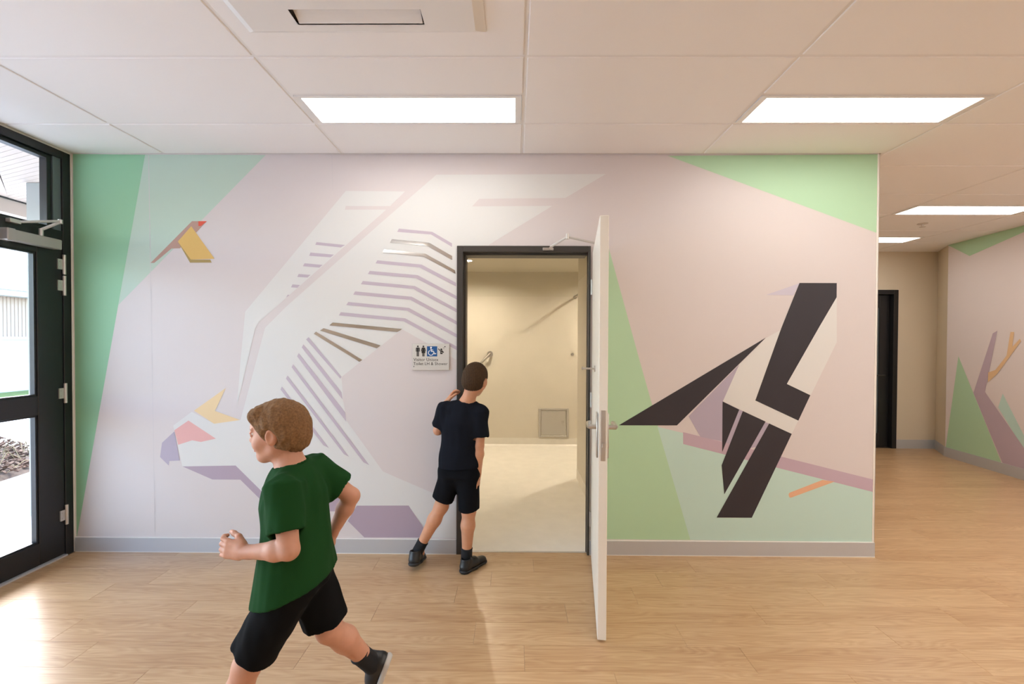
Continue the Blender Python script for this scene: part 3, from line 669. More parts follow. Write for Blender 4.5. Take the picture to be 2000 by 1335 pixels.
for p in o.data.polygons:
    if p.normal.x > 0: p.flip()
# dark door in the end wall
d3 = empty('door_3', (4.74, FY, 0)); tag(d3, 'dark door at the end of the corridor', 'door', kind='structure')
obj('door_frame', B().cbox(5.165, 5.228, FY-.014, FY+.15, 0, 2.17, .002).cbox(4.257, 4.32, FY-.014, FY+.15, 0, 2.17, .002).cbox(4.32, 5.165, FY-.014, FY+.15, 2.11, 2.17, .002), 'black_alu', d3)
lf3 = obj('door_leaf', B().cbox(4.325, 4.45, FY+.05, FY+.095, .01, 2.105, .003).cbox(5.03, 5.16, FY+.05, FY+.095, .01, 2.105, .003).cbox(4.45, 5.03, FY+.05, FY+.095, .01, .20, .003).cbox(4.45, 5.03, FY+.05, FY+.095, 1.93, 2.105, .003), 'black_alu', d3)
obj('dark_pane', B().box(4.45, 5.03, FY+.068, FY+.076, .20, 1.93), 'grey_alu', lf3)
obj('lever_handle', B().cyl((5.075, FY+.05, 1.0), (5.075, FY, 1.0), .010).tube([(5.075, FY+.004, 1.0), (4.96, FY+.004, 1.0)], .009, 8), 'frame_brown', lf3, smooth=True)
obj('backing', B().box(4.25, 5.25, FY+.15, FY+.17, 0, 2.2), 'slot', d3)  # unseen box added to block sky light leaking under the door
obj('frame_edge', B().box(5.228, 5.236, FY-.004, FY, 0, 2.178), 'skirt_line', d3)

# ------------------------------------------------------------------ ceiling lights, air conditioner, detector
def ceiling_light(label):
    r = empty('ceiling_light', (0, 0, H)); tag(r, label, 'light', 'recessed ceiling light panels')
    x0, x1, y0, y1 = .014, 1.186, -.286, -.014; f = .032; g = .016
    obj('trim', B().box(x0, x0+f, y0, y1, H-.001, H+.012).box(x1-f, x1, y0, y1, H-.001, H+.012).box(x0+f, x1-f, y0, y0+g, H-.001, H+.012).box(x0+f, x1-f, y1-g*.3, y1, H-.001, H+.012), 'light_frame', r)
    obj('diffuser', B().box(x0+f, x1-f, y0+g, y1-g*.3, H+.002, H+.012), 'panel', r)
    return r
L0 = None
LABELS = ['long lit ceiling panel above the white bird and the doorway', 'long lit ceiling panel above the magpie mural', 'lit ceiling panel over the corridor in front of the ceiling sprinkler',
          'lit ceiling panel farthest down the corridor above the dark door', 'lit ceiling panel near the tree mural outside the view', 'lit ceiling panel at the corridor mouth just outside the view', 'lit ceiling panel between the foyer and the corridor, outside the view'] + [
          '%s lit ceiling panel in the %s row behind the camera' % (a_, b_) for b_ in ('first', 'second', 'third') for a_ in ('magpie side', 'middle', 'tree mural side')] + [
          'lit ceiling panel behind the camera nearest the entrance glazing']
for (x, y), lb in zip(light_rows, LABELS):
    if L0 is None: L0 = ceiling_light(lb); L0.location = (x, y, H)
    else: copy_tree(L0, (x, y, H), lb)
ac = empty('air_conditioner', (-.6, -1.65, H)); tag(ac, 'white square ceiling cassette air conditioner at the top of the view', 'air conditioner')
ax0, ax1, ay1 = -1.085, -.122, -1.170; ay0 = ay1-.963
def ring(o0, z0, o1, z1):
    a = [(ax0+o0, ay0+o0, z0), (ax1-o0, ay0+o0, z0), (ax1-o0, ay1-o0, z0), (ax0+o0, ay1-o0, z0)]
    c = [(ax0+o1, ay0+o1, z1), (ax1-o1, ay0+o1, z1), (ax1-o1, ay1-o1, z1), (ax0+o1, ay1-o1, z1)]
    return a+c, [(0, 1, 5, 4), (1, 2, 6, 5), (2, 3, 7, 6), (3, 0, 4, 7)]
cx_, cy_ = (ax0+ax1)/2, (ay0+ay1)/2
pb = B()
for o0, z0, o1, z1 in ((0, H, .004, H-.006), (.004, H-.006, .040, H-.026)): pb.add(*ring(o0, z0, o1, z1))
# lower face with four outlet slots and the grille opening
zf = H-.026; e0 = .040; s0, s1 = .075, .155; so = .235; gi = .215
hx2 = (ax1-ax0)/2
def rect(xa, xb_, ya, yb_, z=zf): pb.add([(xa, ya, z), (xb_, ya, z), (xb_, yb_, z), (xa, yb_, z)], [(0, 1, 2, 3)])
L_, R2, D_, U2 = ax0, ax1, ay0, ay1
rect(L_+e0, R2-e0, U2-s0, U2-e0); rect(L_+e0, R2-e0, D_+e0, D_+s0)
rect(L_+e0, L_+s0, D_+s0, U2-s0); rect(R2-s0, R2-e0, D_+s0, U2-s0)
rect(L_+s0, L_+so, U2-s1, U2-s0); rect(R2-so, R2-s0, U2-s1, U2-s0); rect(L_+s0, L_+so, D_+s0, D_+s1); rect(R2-so, R2-s0, D_+s0, D_+s1)
rect(L_+s0, L_+s1, U2-so, U2-s1); rect(R2-s1, R2-s0, U2-so, U2-s1); rect(L_+s0, L_+s1, D_+s1, D_+so); rect(R2-s1, R2-s0, D_+s1, D_+so)
rect(L_+s1, R2-s1, U2-gi, U2-s1); rect(L_+s1, R2-s1, D_+s1, D_+gi); rect(L_+s1, L_+gi, D_+gi, U2-gi); rect(R2-gi, R2-s1, D_+gi, U2-gi)
obj('panel', pb, 'plastic', ac)
sl = B().box(L_+.06, R2-.06, D_+.06, U2-.06, H-.006, H-.001); obj('duct', sl, 'slot', ac)  # thin dark plate closing the view behind the outlet slots
def vane(xa, xb_, ya, yb_, axis):
    b = B()
    if axis == 'x':
        n = 6; pts = []
        for i in range(n+1):
            t = i/n; yy = ya+(yb_-ya)*t; zz = zf+.002+.016*(1-t)+.004*math.sin(PI*t); pts.append((yy, zz))
        for i in range(n):
            (y0, z0), (y1, z1) = pts[i], pts[i+1]
            b.add([(xa, y0, z0), (xb_, y0, z0), (xb_, y1, z1), (xa, y1, z1), (xa, y0, z0+.003), (xb_, y0, z0+.003), (xb_, y1, z1+.003), (xa, y1, z1+.003)], [(0, 1, 2, 3), (4, 5, 6, 7), (0, 3, 7, 4), (1, 2, 6, 5)])
    else: b.box(xa, xb_, ya, yb_, zf+.004, zf+.010)
    obj('vane', b, 'plastic', ac)
vane(L_+so+.006, R2-so-.006, U2-s1+.012, U2-s0-.004, 'x'); vane(L_+so+.006, R2-so-.006, D_+s0+.004, D_+s1-.012, 'y')
vane(L_+s0+.004, L_+s1-.012, D_+so+.006, U2-so-.006, 'y'); vane(R2-s1+.012, R2-s0-.004, D_+so+.006, U2-so-.006, 'y')
gb = B().cbox(L_+gi+.003, R2-gi-.003, D_+gi+.003, U2-gi-.003, zf-.006, zf+.008, .003)
go = obj('intake_grille', gb, 'plastic', ac)
for i in range(12): obj('louvre', B().cbox(L_+gi+.05, R2-gi-.05, D_+gi+.06+i*.036, D_+gi+.078+i*.036, zf-.0075, zf-.005, .0008), 'plastic_dark', go)
sd = empty('sprinkler', (4.25, 1.70, H)); tag(sd, 'small white sprinkler head on the corridor ceiling behind the lit panel', 'sprinkler')
obj('escutcheon', B().lathe([(.001, 0), (.045, 0), (.043, -.006), (.018, -.012), (.012, -.012)], (4.25, 1.70, H)), 'plastic_dark', sd, smooth=True)
obj('deflector', B().cyl((4.25, 1.70, H-.01), (4.25, 1.70, H-.035), .009).lathe([(.001, -.034), (.026, -.035), (.026, -.038), (.001, -.04)], (4.25, 1.70, H)), 'plastic_dark', sd, smooth=True)

# ------------------------------------------------------------------ outdoors
pvo = tag(obj('paving', B().box(-12.4, XL-.1, -40, 14, -.20, -.05), 'paving'), 'pale stamped concrete paving outside the entrance', 'paving', kind='structure')
def crease(pts): return B().tube([(x, y, -.0495) for x, y in pts], .012, 5)
tag(obj('lawn', B().box(-14.6, -12.4, -40, 22, -.2, -.035), 'grass'), 'strip of green lawn in front of the white house', 'lawn', kind='structure')
tag(obj('path', B().box(-60, -14.6, -40, 40, -.2, -.05), 'paving'), 'pale path along the white house', 'path', kind='structure')
gbd = empty('garden_bed', (-6.5, 2.0, -.05)); tag(gbd, 'brown bark mulch garden bed with dry grass in the paving', 'garden bed')
bed = [(-5.66, 2.36), (-5.48, 1.95), (-5.40, 1.55), (-5.52, .6), (-7.5, .4), (-9.0, 2.9), (-7.5, 3.40), (-6.6, 2.98), (-6.1, 2.66)]
ctr = (-6.9, 1.9); bb = B()
N_ = len(bed); vs = [(x, y, -.05) for x, y in bed]+[(ctr[0]+(x-ctr[0])*.85, ctr[1]+(y-ctr[1])*.85, .0) for x, y in bed]+[(ctr[0], ctr[1], .04)]
bb.add(vs, [(i, (i+1) % N_, N_+(i+1) % N_, N_+i) for i in range(N_)]+[(N_+i, N_+(i+1) % N_, 2*N_) for i in range(N_)])
obj('mulch', bb, 'mulch', gbd)
def inside(x, y):
    c = False
    for i in range(N_):
        (xa, ya), (xb_, yb_) = bed[i], bed[i-1]
        if (ya > y) != (yb_ > y) and x < (xb_-xa)*(y-ya)/(yb_-ya)+xa: c = not c
    return c
random.seed(11); cb = B(); sb = B(); n = 0
while n < 1600:
    x, y = random.uniform(-9, -5.3), random.uniform(.4, 3.5)
    if not inside(x, y): continue
    n += 1
    dist = 0.04
    Tm = Matrix.Translation((x, y, random.uniform(-.01, .05))) @ Matrix.Rotation(random.uniform(0, 6.3), 4, 'Z') @ Matrix.Rotation(random.uniform(-.6, .6), 4, 'X') @ Matrix.Rotation(random.uniform(-.6, .6), 4, 'Y')
    s_ = random.uniform(.5, 1.2); cb.box(-.035*s_, .035*s_, -.014*s_, .014*s_, -.006, .006, T=Tm)
for k in range(260):
    x, y = random.uniform(-8.5, -5.4), random.uniform(.5, 3.3)
    if not inside(x, y): continue
    a_ = random.uniform(0, 6.3); l = random.uniform(.12, .4); h_ = random.uniform(.02, .16)
    p0 = Vector((x, y, .0)); p2 = p0+Vector((math.cos(a_)*l, math.sin(a_)*l, h_*.5)); p1 = (p0+p2)/2+Vector((0, 0, h_))
    sb.tube([p0, p1, p2], .004, 4)
o = obj('bark_chips', cb, 'chip', gbd); o['kind'] = 'stuff'; o = obj('dry_grass', sb, 'straw', gbd); o['kind'] = 'stuff'
hs = empty('house', (-17, 12, 0)); tag(hs, 'low white rendered house with cream ribbed cladding across the lawn', 'house')
HX = -15.0
obj('wall', B().box(HX-5, HX, 2, 24, -.05, 1.48), 'render', hs)
obj('sill', B().box(HX-.02, HX+.06, 2, 24, 1.48, 1.56), 'ext_white', hs)
rb = B().box(HX-5, HX, 2, 24, 1.56, 2.74)
obj('cladding', rb, 'cladding', hs)
ribs = B()
for i in range(110): y = 8.5+i*.10; ribs.box(HX, HX+.022, y, y+.03, 1.56, 2.74)
o = obj('cladding_rib', ribs, 'cladding', hs); o['kind'] = 'stuff'
obj('fascia', B().box(HX-.1, HX+.45, 2, 24, 2.74, 2.80).box(HX+.30, HX+.45, 2, 24, 2.80, 3.05), 'ext_white', hs)
obj('gutter', B().box(HX+.45, HX+.60, 2, 24, 2.90, 3.06), 'ext_white', hs)
obj('roof', B().add([(HX+.5, 2, 3.06), (HX+.5, 24, 3.06), (HX-2.5, 24, 3.7), (HX-2.5, 2, 3.7), (HX+.5, 2, 3.02), (HX+.5, 24, 3.02), (HX-2.5, 24, 3.6), (HX-2.5, 2, 3.6)], [(0, 1, 2, 3), (4, 7, 6, 5), (0, 4, 5, 1), (3, 2, 6, 7)]), 'roof', hs)
# veranda soffit in boards, edge beam and post
ve = empty('veranda', (-4, 1, 2.75)); tag(ve, 'veranda roof with pale boarded soffit outside the transom', 'veranda')
obj('roof_deck', B().box(-4.95, XL-.1, -4.5, 6, 2.80, 2.90), 'roof', ve)
obj('soffit_lining', B().box(-4.72, XL-.1, -4.5, 6, 2.775, 2.80), 'grout', ve)
dirv = Vector((.937, -.35, 0)); nv = Vector((.35, .937, 0)); org = Vector((-3.642, .139, 0))
def clip_board(c0, c1):
    """board between two lines dot(p,nv)=c, clipped to the soffit and to the near side of the mitre"""
    poly = [nv*c0-dirv*6, nv*c0+dirv*6, nv*c1+dirv*6, nv*c1-dirv*6]; poly = [(p.x, p.y) for p in poly]
    def cut(P, f):
        out = []
        for i in range(len(P)):
            a_, b_ = P[i-1], P[i]; fa, fb = f(a_), f(b_)
            if (fa >= 0) != (fb >= 0):
                t = fa/(fa-fb); out.append((a_[0]+(b_[0]-a_[0])*t, a_[1]+(b_[1]-a_[1])*t))
            if fb >= 0: out.append(b_)
        return out
    for f in (lambda p: p[0]+4.72, lambda p: XL-.1-p[0], lambda p: p[1]+.7, lambda p: 2.3-p[1], lambda p: (p[1]-.52)*.72-(-p[0]-4.089)*.708*.98):
        poly = cut(poly, f)
        if len(poly) < 3: return None
    return poly
base = org.dot(nv)
for i in range(-18, 52):
    c0 = base+i*.046; p = clip_board(c0+.0015, c0+.0445)
    if not p: continue
    n = len(p); b = B().add([(x, y, 2.755) for x, y in p]+[(x, y, 2.775) for x, y in p], [tuple(range(n)), tuple(range(n, 2*n))]+[(j, (j+1) % n, n+(j+1) % n, n+j) for j in range(n)])
    obj('soffit_board', b, 'soffit', ve)
obj('soffit_panel', B().add([(-4.72, -4.5, 2.757), (XL-.1, -4.5, 2.757), (XL-.1, -.7, 2.757), (-4.0, .42, 2.757), (-4.72, 1.13, 2.757)], [(0, 1, 2, 3, 4)]), 'soffit', ve)
obj('edge_beam', B().box(-4.95, -4.72, -4.5, 6, 2.62, 2.80), 'soffit', ve)
obj('edge_trim', B().box(-4.72, -4.70, -4.5, 6, 2.745, 2.757), 'sole', ve)
obj('post', B().cbox(-4.10, -3.98, .715, .84, -.05, 2.754, .004), 'post_grey', ve)
tag(obj('wall_exterior', B().box(-3.6, -3.10, .9, 6, -.05, 2.75).box(-3.14, -3.05, .0, .9, -.05, 2.75), 'render'), 'outside wall beyond the entrance', 'wall', kind='structure')
tag(obj('roof_slab', B().box(-3.1, 6.5, -5.5, 3.5, H+.125, H+.25), 'roof'), 'roof over the foyer', 'roof', kind='structure')

# ------------------------------------------------------------------ people: smooth-blended distance fields turned into continuous skins
V = lambda *a: np.array(a, float)
def nrm(v): return v/np.linalg.norm(v)
class Field:
    """signed distance field on a regular grid, built from blended shapes, meshed with surface nets"""
    def __init__(s, lo, hi, h):
        s.h = h; s.lo = np.array(lo, float); s.n = np.ceil((np.array(hi)-s.lo)/h).astype(int)+1
        s.F = np.full(s.n, .15, np.float32)
        s.ax = [(s.lo[i]+np.arange(s.n[i])*h).astype(np.float32) for i in range(3)]
    def sub(s, lo, hi):
        a = np.clip(np.floor((np.array(lo)-s.lo)/s.h).astype(int), 0, s.n-1); b = np.clip(np.ceil((np.array(hi)-s.lo)/s.h).astype(int)+1, 1, s.n)
        sl = tuple(slice(a[i], b[i]) for i in range(3))
        return sl, (s.ax[0][sl[0]][:, None, None], s.ax[1][sl[1]][None, :, None], s.ax[2][sl[2]][None, None, :])
    def mix(s, sl, d, k, op):
        f = s.F[sl]; d = d.astype(np.float32)
        if op == 'cut': f = -f
        if op in ('add', 'cut'):
            if k > 0:
                hh = np.maximum(k-np.abs(f-d), 0)/k; r = np.minimum(f, d)-hh*hh*k*.25
            else: r = np.minimum(f, d)
            if op == 'cut': r = -r
            s.F[sl] = r
    def cap(s, a, b, ra, rb, k=.02, flat=None, q=1, op='add'):
        a, b = np.array(a, float), np.array(b, float); m_ = max(ra, rb)/min(q, 1)+.06
        sl, (X, Y, Z) = s.sub(np.minimum(a, b)-m_, np.maximum(a, b)+m_)
        px, py, pz = X-a[0], Y-a[1], Z-a[2]; d = b-a; L = d@d
        t = np.clip((px*d[0]+py*d[1]+pz*d[2])/L, 0, 1) if L > 1e-12 else 0*px*py*pz
        vx, vy, vz = px-t*d[0], py-t*d[1], pz-t*d[2]; q2 = vx*vx+vy*vy+vz*vz
        if flat is not None:
            n = nrm(np.array(flat, float)); vn = vx*n[0]+vy*n[1]+vz*n[2]; q2 = q2+vn*vn*(1/q**2-1)
        s.mix(sl, np.sqrt(q2)-(ra+(rb-ra)*t), k, op)
    def tube(s, a, b, ra, rb, k=.02, op='add', flat=None, q=1, e=.006):
        """tapered cylinder with flat, slightly rounded ends"""
        a, b = np.array(a, float), np.array(b, float); m_ = max(ra, rb)/min(q, 1)+.06
        sl, (X, Y, Z) = s.sub(np.minimum(a, b)-m_, np.maximum(a, b)+m_)
        px, py, pz = X-a[0], Y-a[1], Z-a[2]; L = np.linalg.norm(b-a); d = (b-a)/L
        t = px*d[0]+py*d[1]+pz*d[2]; vx, vy, vz = px-t*d[0], py-t*d[1], pz-t*d[2]; q2 = vx*vx+vy*vy+vz*vz
        if flat is not None:
            n = nrm(np.array(flat, float)); vn = vx*n[0]+vy*n[1]+vz*n[2]; q2 = q2+vn*vn*(1/q**2-1)
        r = ra+(rb-ra)*np.clip(t/L, 0, 1)
        dr = np.sqrt(q2)-r+e; da = np.abs(t-L/2)-L/2+e
        s.mix(sl, np.minimum(np.maximum(dr, da), 0)+np.sqrt(np.maximum(dr, 0)**2+np.maximum(da, 0)**2)-e, k, op)
    def ell(s, c, r, R=None, k=.02, op='add'):
        c = np.array(c, float); r = np.array(r, float); m_ = max(r)+.06
        sl, (X, Y, Z) = s.sub(c-m_, c+m_); p = (X-c[0], Y-c[1], Z-c[2])
        if R is None: R = np.eye(3)
        u = [p[0]*R[i][0]+p[1]*R[i][1]+p[2]*R[i][2] for i in range(3)]
        k0 = np.sqrt(sum((u[i]/r[i])**2 for i in range(3))); k1 = np.sqrt(sum((u[i]/r[i]**2)**2 for i in range(3)))+1e-6
        s.mix(sl, k0*(k0-1)/k1, k, op)
    def plane(s, p, n, k=.004, lo=None, hi=None):
        """remove everything on the side n points to"""
        p = np.array(p, float); n = nrm(np.array(n, float))
        sl, (X, Y, Z) = s.sub(s.lo if lo is None else lo, (s.lo+s.n*s.h) if hi is None else hi)
        d = -((X-p[0])*n[0]+(Y-p[1])*n[1]+(Z-p[2])*n[2]); s.mix(sl, d, k, 'cut')
    def wrinkle(s, amp, fr, seed=0, fn=None):
        rg = np.random.RandomState(seed); X, Y, Z = s.ax[0][:, None, None], s.ax[1][None, :, None], s.ax[2][None, None, :]
        d = 0
        for i in range(5):
            w = rg.normal(size=3)*np.array(fr); ph = rg.uniform(0, 6.28)
            d = d+np.sin(X*w[0]+Y*w[1]+Z*w[2]+ph+.8*np.sin(Z*11+X*9+i))
        s.F = (s.F+amp*d/2.2).astype(np.float32)
    def mesh(s):
        F = s.F; n = F.shape; ins = F < 0
        c = np.zeros(tuple(k-1 for k in n), np.int16)
        for dx in (0, 1):
            for dy in (0, 1):
                for dz in (0, 1): c += ins[dx:n[0]-1+dx, dy:n[1]-1+dy, dz:n[2]-1+dz]
        act = (c > 0) & (c < 8); idx = np.full(act.shape, -1, np.int64); ijk = np.argwhere(act); idx[act] = np.arange(len(ijk))
        acc = np.zeros((len(ijk), 3)); cnt = np.zeros(len(ijk))
        cor = [(dx, dy, dz) for dx in (0, 1) for dy in (0, 1) for dz in (0, 1)]
        for a in cor:
            for ax in range(3):
                if a[ax]: continue
                b = list(a); b[ax] = 1
                fa = F[ijk[:, 0]+a[0], ijk[:, 1]+a[1], ijk[:, 2]+a[2]]; fb = F[ijk[:, 0]+b[0], ijk[:, 1]+b[1], ijk[:, 2]+b[2]]
                cr = (fa < 0) != (fb < 0); t = np.where(cr, fa/(fa-fb+1e-12), 0)
                p = np.tile(np.array(a, float), (len(ijk), 1)); p[:, ax] += t
                acc[cr] += p[cr]; cnt[cr] += 1
        vs = s.lo+(ijk+acc/cnt[:, None])*s.h
        fs = []
        for ax in range(3):
            sa = [slice(None)]*3; sb = [slice(None)]*3; sa[ax] = slice(0, n[ax]-1); sb[ax] = slice(1, n[ax])
            A, Bm = ins[tuple(sa)], ins[tuple(sb)]; e = np.argwhere(A != Bm)
            u, w = [i for i in range(3) if i != ax]
            ok = (e[:, u] > 0) & (e[:, w] > 0) & (e[:, u] < n[u]-1) & (e[:, w] < n[w]-1); e = e[ok]
            q = []
            for du, dw in ((-1, -1), (0, -1), (0, 0), (-1, 0)):
                g = e.copy(); g[:, u] += du; g[:, w] += dw; q.append(idx[g[:, 0], g[:, 1], g[:, 2]])
            q = np.stack(q, 1); flip = A[e[:, 0], e[:, 1], e[:, 2]]
            if ax == 1: flip = ~flip
            q[~flip] = q[~flip][:, ::-1]; fs.append(q)
        return vs, np.concatenate(fs)
def field_obj(name, f, mt, parent, z_min=None):
    vs, fs = f.mesh()
    if z_min is not None: vs[:, 2] = np.maximum(vs[:, 2], z_min)
    org = origin(parent); vs = vs-np.array(org)
    me = bpy.data.meshes.new(name); me.vertices.add(len(vs)); me.vertices.foreach_set('co', vs.astype(np.float32).ravel())
    me.loops.add(len(fs)*4); me.loops.foreach_set('vertex_index', fs.astype(np.int32).ravel())
    me.polygons.add(len(fs)); me.polygons.foreach_set('loop_start', np.arange(len(fs), dtype=np.int32)*4)
    me.materials.append(M[mt]); me.update(calc_edges=True); me.validate(); me.polygons.foreach_set('use_smooth', [True]*len(me.polygons))
    o = bpy.data.objects.new(name, me); COL.objects.link(o); o.parent = parent; ORIG[o.name] = org
    return o
def frame(fwd, up):
    f = nrm(np.array(fwd, float)); u = np.array(up, float); u = nrm(u-f*(u@f)); r = np.cross(f, u); return r, f, u
def head(F, c, fwd, up, neck, hs=1.0):
    """child's head about c; returns the frame"""
    r, f, u = frame(fwd, up); R = np.array([r, f, u]); P = lambda a, b, c_: np.array(c)+(r*a+f*b+u*c_)*hs
    E_ = lambda p, q, k, op='add', Q=None: F.ell(p, np.array(q)*hs, R if Q is None else Q, k=k, op=op)
    C_ = lambda p, q, a, b, k, op='add': F.cap(p, q, a*hs, b*hs, k=k, op=op)
    E_(P(0, -.010, .022), (.070, .088, .082), .01)
    E_(P(0, .020, -.028), (.053, .064, .070), .03)
    E_(P(0, .060, -.080), (.018, .018, .016), .03)                  # chin
    for sg_ in (-1, 1):
        E_(P(sg_*.036, .052, -.028), (.020, .024, .026), .02)        # cheeks
        C_(P(sg_*.048, .002, -.056), P(sg_*.012, .056, -.082), .012, .011, .025)   # jaw line
    C_(P(0, .068, .028), P(0, .050, .056), .024, .028, .03)          # forehead
    C_(P(0, .082, .008), P(0, .0965, -.019), .0065, .0095, .012)     # nose
    for sg_ in (-1, 1): E_(P(sg_*.0085, .090, -.0235), (.0065, .008, .0058), .006)
    for sg_ in (-1, 1):
        E_(P(sg_*.031, .092, .002), (.0155, .013, .0095), .010, 'cut')
        C_(P(sg_*.017, .0795, .0205), P(sg_*.043, .0715, .0225), .0042, .0036, .010)      # brow
        lid = [(.0185, .0765, .0035), (.0245, .0815, .0110), (.0320, .0825, .0125), (.0390, .0790, .0095), (.0440, .0735, .0020)]
        for a_, b_ in zip(lid[:-1], lid[1:]): C_(P(sg_*a_[0], a_[1], a_[2]), P(sg_*b_[0], b_[1], b_[2]), .0032, .0032, .003)
        lid = [(.0185, .0765, .0015), (.0260, .0800, -.0065), (.0340, .0795, -.0078), (.0440, .0735, .0005)]
        for a_, b_ in zip(lid[:-1], lid[1:]): C_(P(sg_*a_[0], a_[1], a_[2]), P(sg_*b_[0], b_[1], b_[2]), .0028, .0028, .003)
    E_(P(0, .0835, -.046), (.018, .008, .0050), .005); E_(P(0, .0820, -.0565), (.0155, .008, .0062), .005)
    C_(P(-.019, .092, -.0510), P(.019, .092, -.0510), .0022, .0022, .002, 'cut')
    for sg_ in (-1, 1):
        ea = np.array([nrm(r+f*-.45*sg_) if sg_ > 0 else nrm(r+f*.45), f, u]); ea[1] = nrm(np.cross(u, ea[0]))
        E_(P(sg_*.072, -.008, -.006), (.009, .019, .030), .008, 'add', ea)
        E_(P(sg_*.081, -.005, -.003), (.006, .010, .018), .005, 'cut', ea)
    F.cap(P(0, -.022, -.050), neck, .040, .043, k=.03)
    return r, f, u, P
def eyes(parent, P, f, r, u, hair='hair_dark'):
    c0 = P(0, .08, -.05); L_ = Field(c0-.05, c0+.05, .0022); R = np.array([r, f, u])
    L_.ell(P(0, .0840, -.046), (.0175, .0082, .0050), R, k=.002); L_.ell(P(0, .0825, -.0565), (.0150, .0082, .0060), R, k=.002)
    L_.cap(P(-.019, .092, -.0510), P(.019, .092, -.0510), .0020, .0020, k=.001, op='cut'); field_obj('lips', L_, 'lip', parent)
    for sg_ in (-1, 1):
        q = [P(sg_*a, b, c) for a, b, c in ((.016, .0835, .0205), (.028, .0810, .0245), (.044, .0735, .0215))]
        obj('eyebrow', B().cone(q[0], q[1], .0022, .0030, 8).cone(q[1], q[2], .0030, .0012, 8), hair, parent, smooth=True)
    for sg_ in (-1, 1):
        e = B(); c = Vector(P(sg_*.031, .0700, .0025))
        bm = bmesh.new(); bmesh.ops.create_uvsphere(bm, u_segments=14, v_segments=10, radius=.0122); bm.verts.index_update()
        e.add([v.co+c for v in bm.verts], [[v.index for v in q.verts] for q in bm.faces]); bm.free()
        eo = obj('eye', e, 'eye', parent, smooth='all')
        i0 = c+Vector(f)*.0109; obj('iris', B().cone(i0, i0+Vector(f)*.0018, .0058, .0040, 14), 'iris', eo, smooth=True)
def hand(F, w, d, pn, side, curl=.35, thumb=.5, sc_=1.0, spread=.10):
    """w wrist, d finger direction, pn palm normal, side towards the thumb"""
    w = np.array(w, float); d = nrm(np.array(d, float)); pn = np.array(pn, float); pn = nrm(pn-d*(pn@d)); sd_ = np.cross(d, pn)
    if sd_@np.array(side, float) < 0: sd_ = -sd_
    k = sc_
    F.cap(w-d*.012, w+d*.018*k, .0195*k, .021*k, k=.012, flat=pn, q=.72)
    for t in (-.021, -.007, .007, .021):
        F.cap(w+d*.020*k+sd_*t*.8*k, w+d*.064*k+sd_*t*k, .0125*k, .0098*k, k=.010, flat=pn, q=.85)
    L = (.052, .058, .054, .043)
    for j, t in enumerate((.0235, .008, -.0075, -.022)):
        a = w+d*.066*k+sd_*t*k; ang = curl*(1+.12*j); dd = d+sd_*(t/.0235)*spread
        seg = (.45, .31, .24); r = .0082*k if j < 3 else .0072*k
        for m_, fr_ in enumerate(seg):
            th = ang*(m_+.35); dv = nrm(dd*math.cos(th)+pn*math.sin(th)); b = a+dv*L[j]*fr_*k
            F.cap(a, b, r, r*.92, k=.0035); a = b; r *= .92
    a = w+d*.018*k+sd_*.020*k+pn*.006*k; dv = nrm(d*.75+sd_*thumb+pn*.25); b = a+dv*.030*k
    F.cap(a, b, .0115*k, .0095*k, k=.008); dv = nrm(d*.93+sd_*thumb*.3+pn*.35); c = b+dv*.026*k; F.cap(b, c, .0092*k, .0085*k, k=.004)
    dv = nrm(d*.95+sd_*thumb*.1+pn*.45); F.cap(c, c+dv*.016*k, .0085*k, .0072*k, k=.004)
def shoe(parent, heel, toe, up, ankle, side, mt, mt_sole, z_min=None, L=None):
    """heel and toe are points at the underside"""
    heel, toe = np.array(heel, float), np.array(toe, float); d = nrm(toe-heel); u = np.array(up, float); u = nrm(u-d*(u@d)); s_ = np.cross(d, u)
    ln = np.linalg.norm(toe-heel); P = lambda a, b, c: heel+d*a*ln+s_*b+u*c
    pts = np.array([P(a, b, c) for a in (-.1, 1.1) for b in (-.06, .06) for c in (-.03, .13)])
    F = Field(pts.min(0), pts.max(0), .0033)
    F.cap(P(.16, 0, .034), P(.45, 0, .040), .031, .031, k=.02, flat=u, q=.95); F.cap(P(.45, 0, .038), P(.86, .002, .026), .033, .030, k=.02, flat=u, q=.75)
    F.cap(P(.16, 0, .04), P(.20, 0, .072), .032, .029, k=.02); F.cap(P(.30, 0, .055), P(.52, 0, .046), .027, .025, k=.02)
    F.tube(P(.19, 0, .055), P(.185, 0, .088), .034, .033, k=.01)
    F.plane(P(.5, 0, .006), -u, k=.004)
    F.tube(P(.19, 0, .066), P(.19, 0, .12), .027, .027, k=.004, op='cut')
    so = field_obj('shoe', F, mt, parent, z_min)
    G = Field(pts.min(0), pts.max(0), .0033)
    G.cap(P(.15, 0, .013), P(.45, .0, .013), .036, .034, k=.02, flat=u, q=.6); G.cap(P(.45, 0, .013), P(.86, .003, .015), .035, .034, k=.02, flat=u, q=.6)
    G.plane(P(.5, 0, .000), -u, k=.003); G.plane(P(.5, 0, .021), u, k=.003)
    for i in range(8): G.tube(P(.08+i*.12, -.06, .0), P(.08+i*.12, .06, .0), .0035, .0035, k=.001, op='cut')
    field_obj('sole', G, mt_sole, so, z_min)
    lb = B()
    for i in range(4):
        t = .40+i*.075; hh = .083-.009*i*1.4
        lb.tube([P(t, -.021, hh-.012), P(t, -.009, hh), P(t, .009, hh), P(t, .021, hh-.012)], .0022, 6)
    obj('laces', lb, 'stitch' if mt == 'shoe' else 'sole_grey', so, smooth=True)
    return so
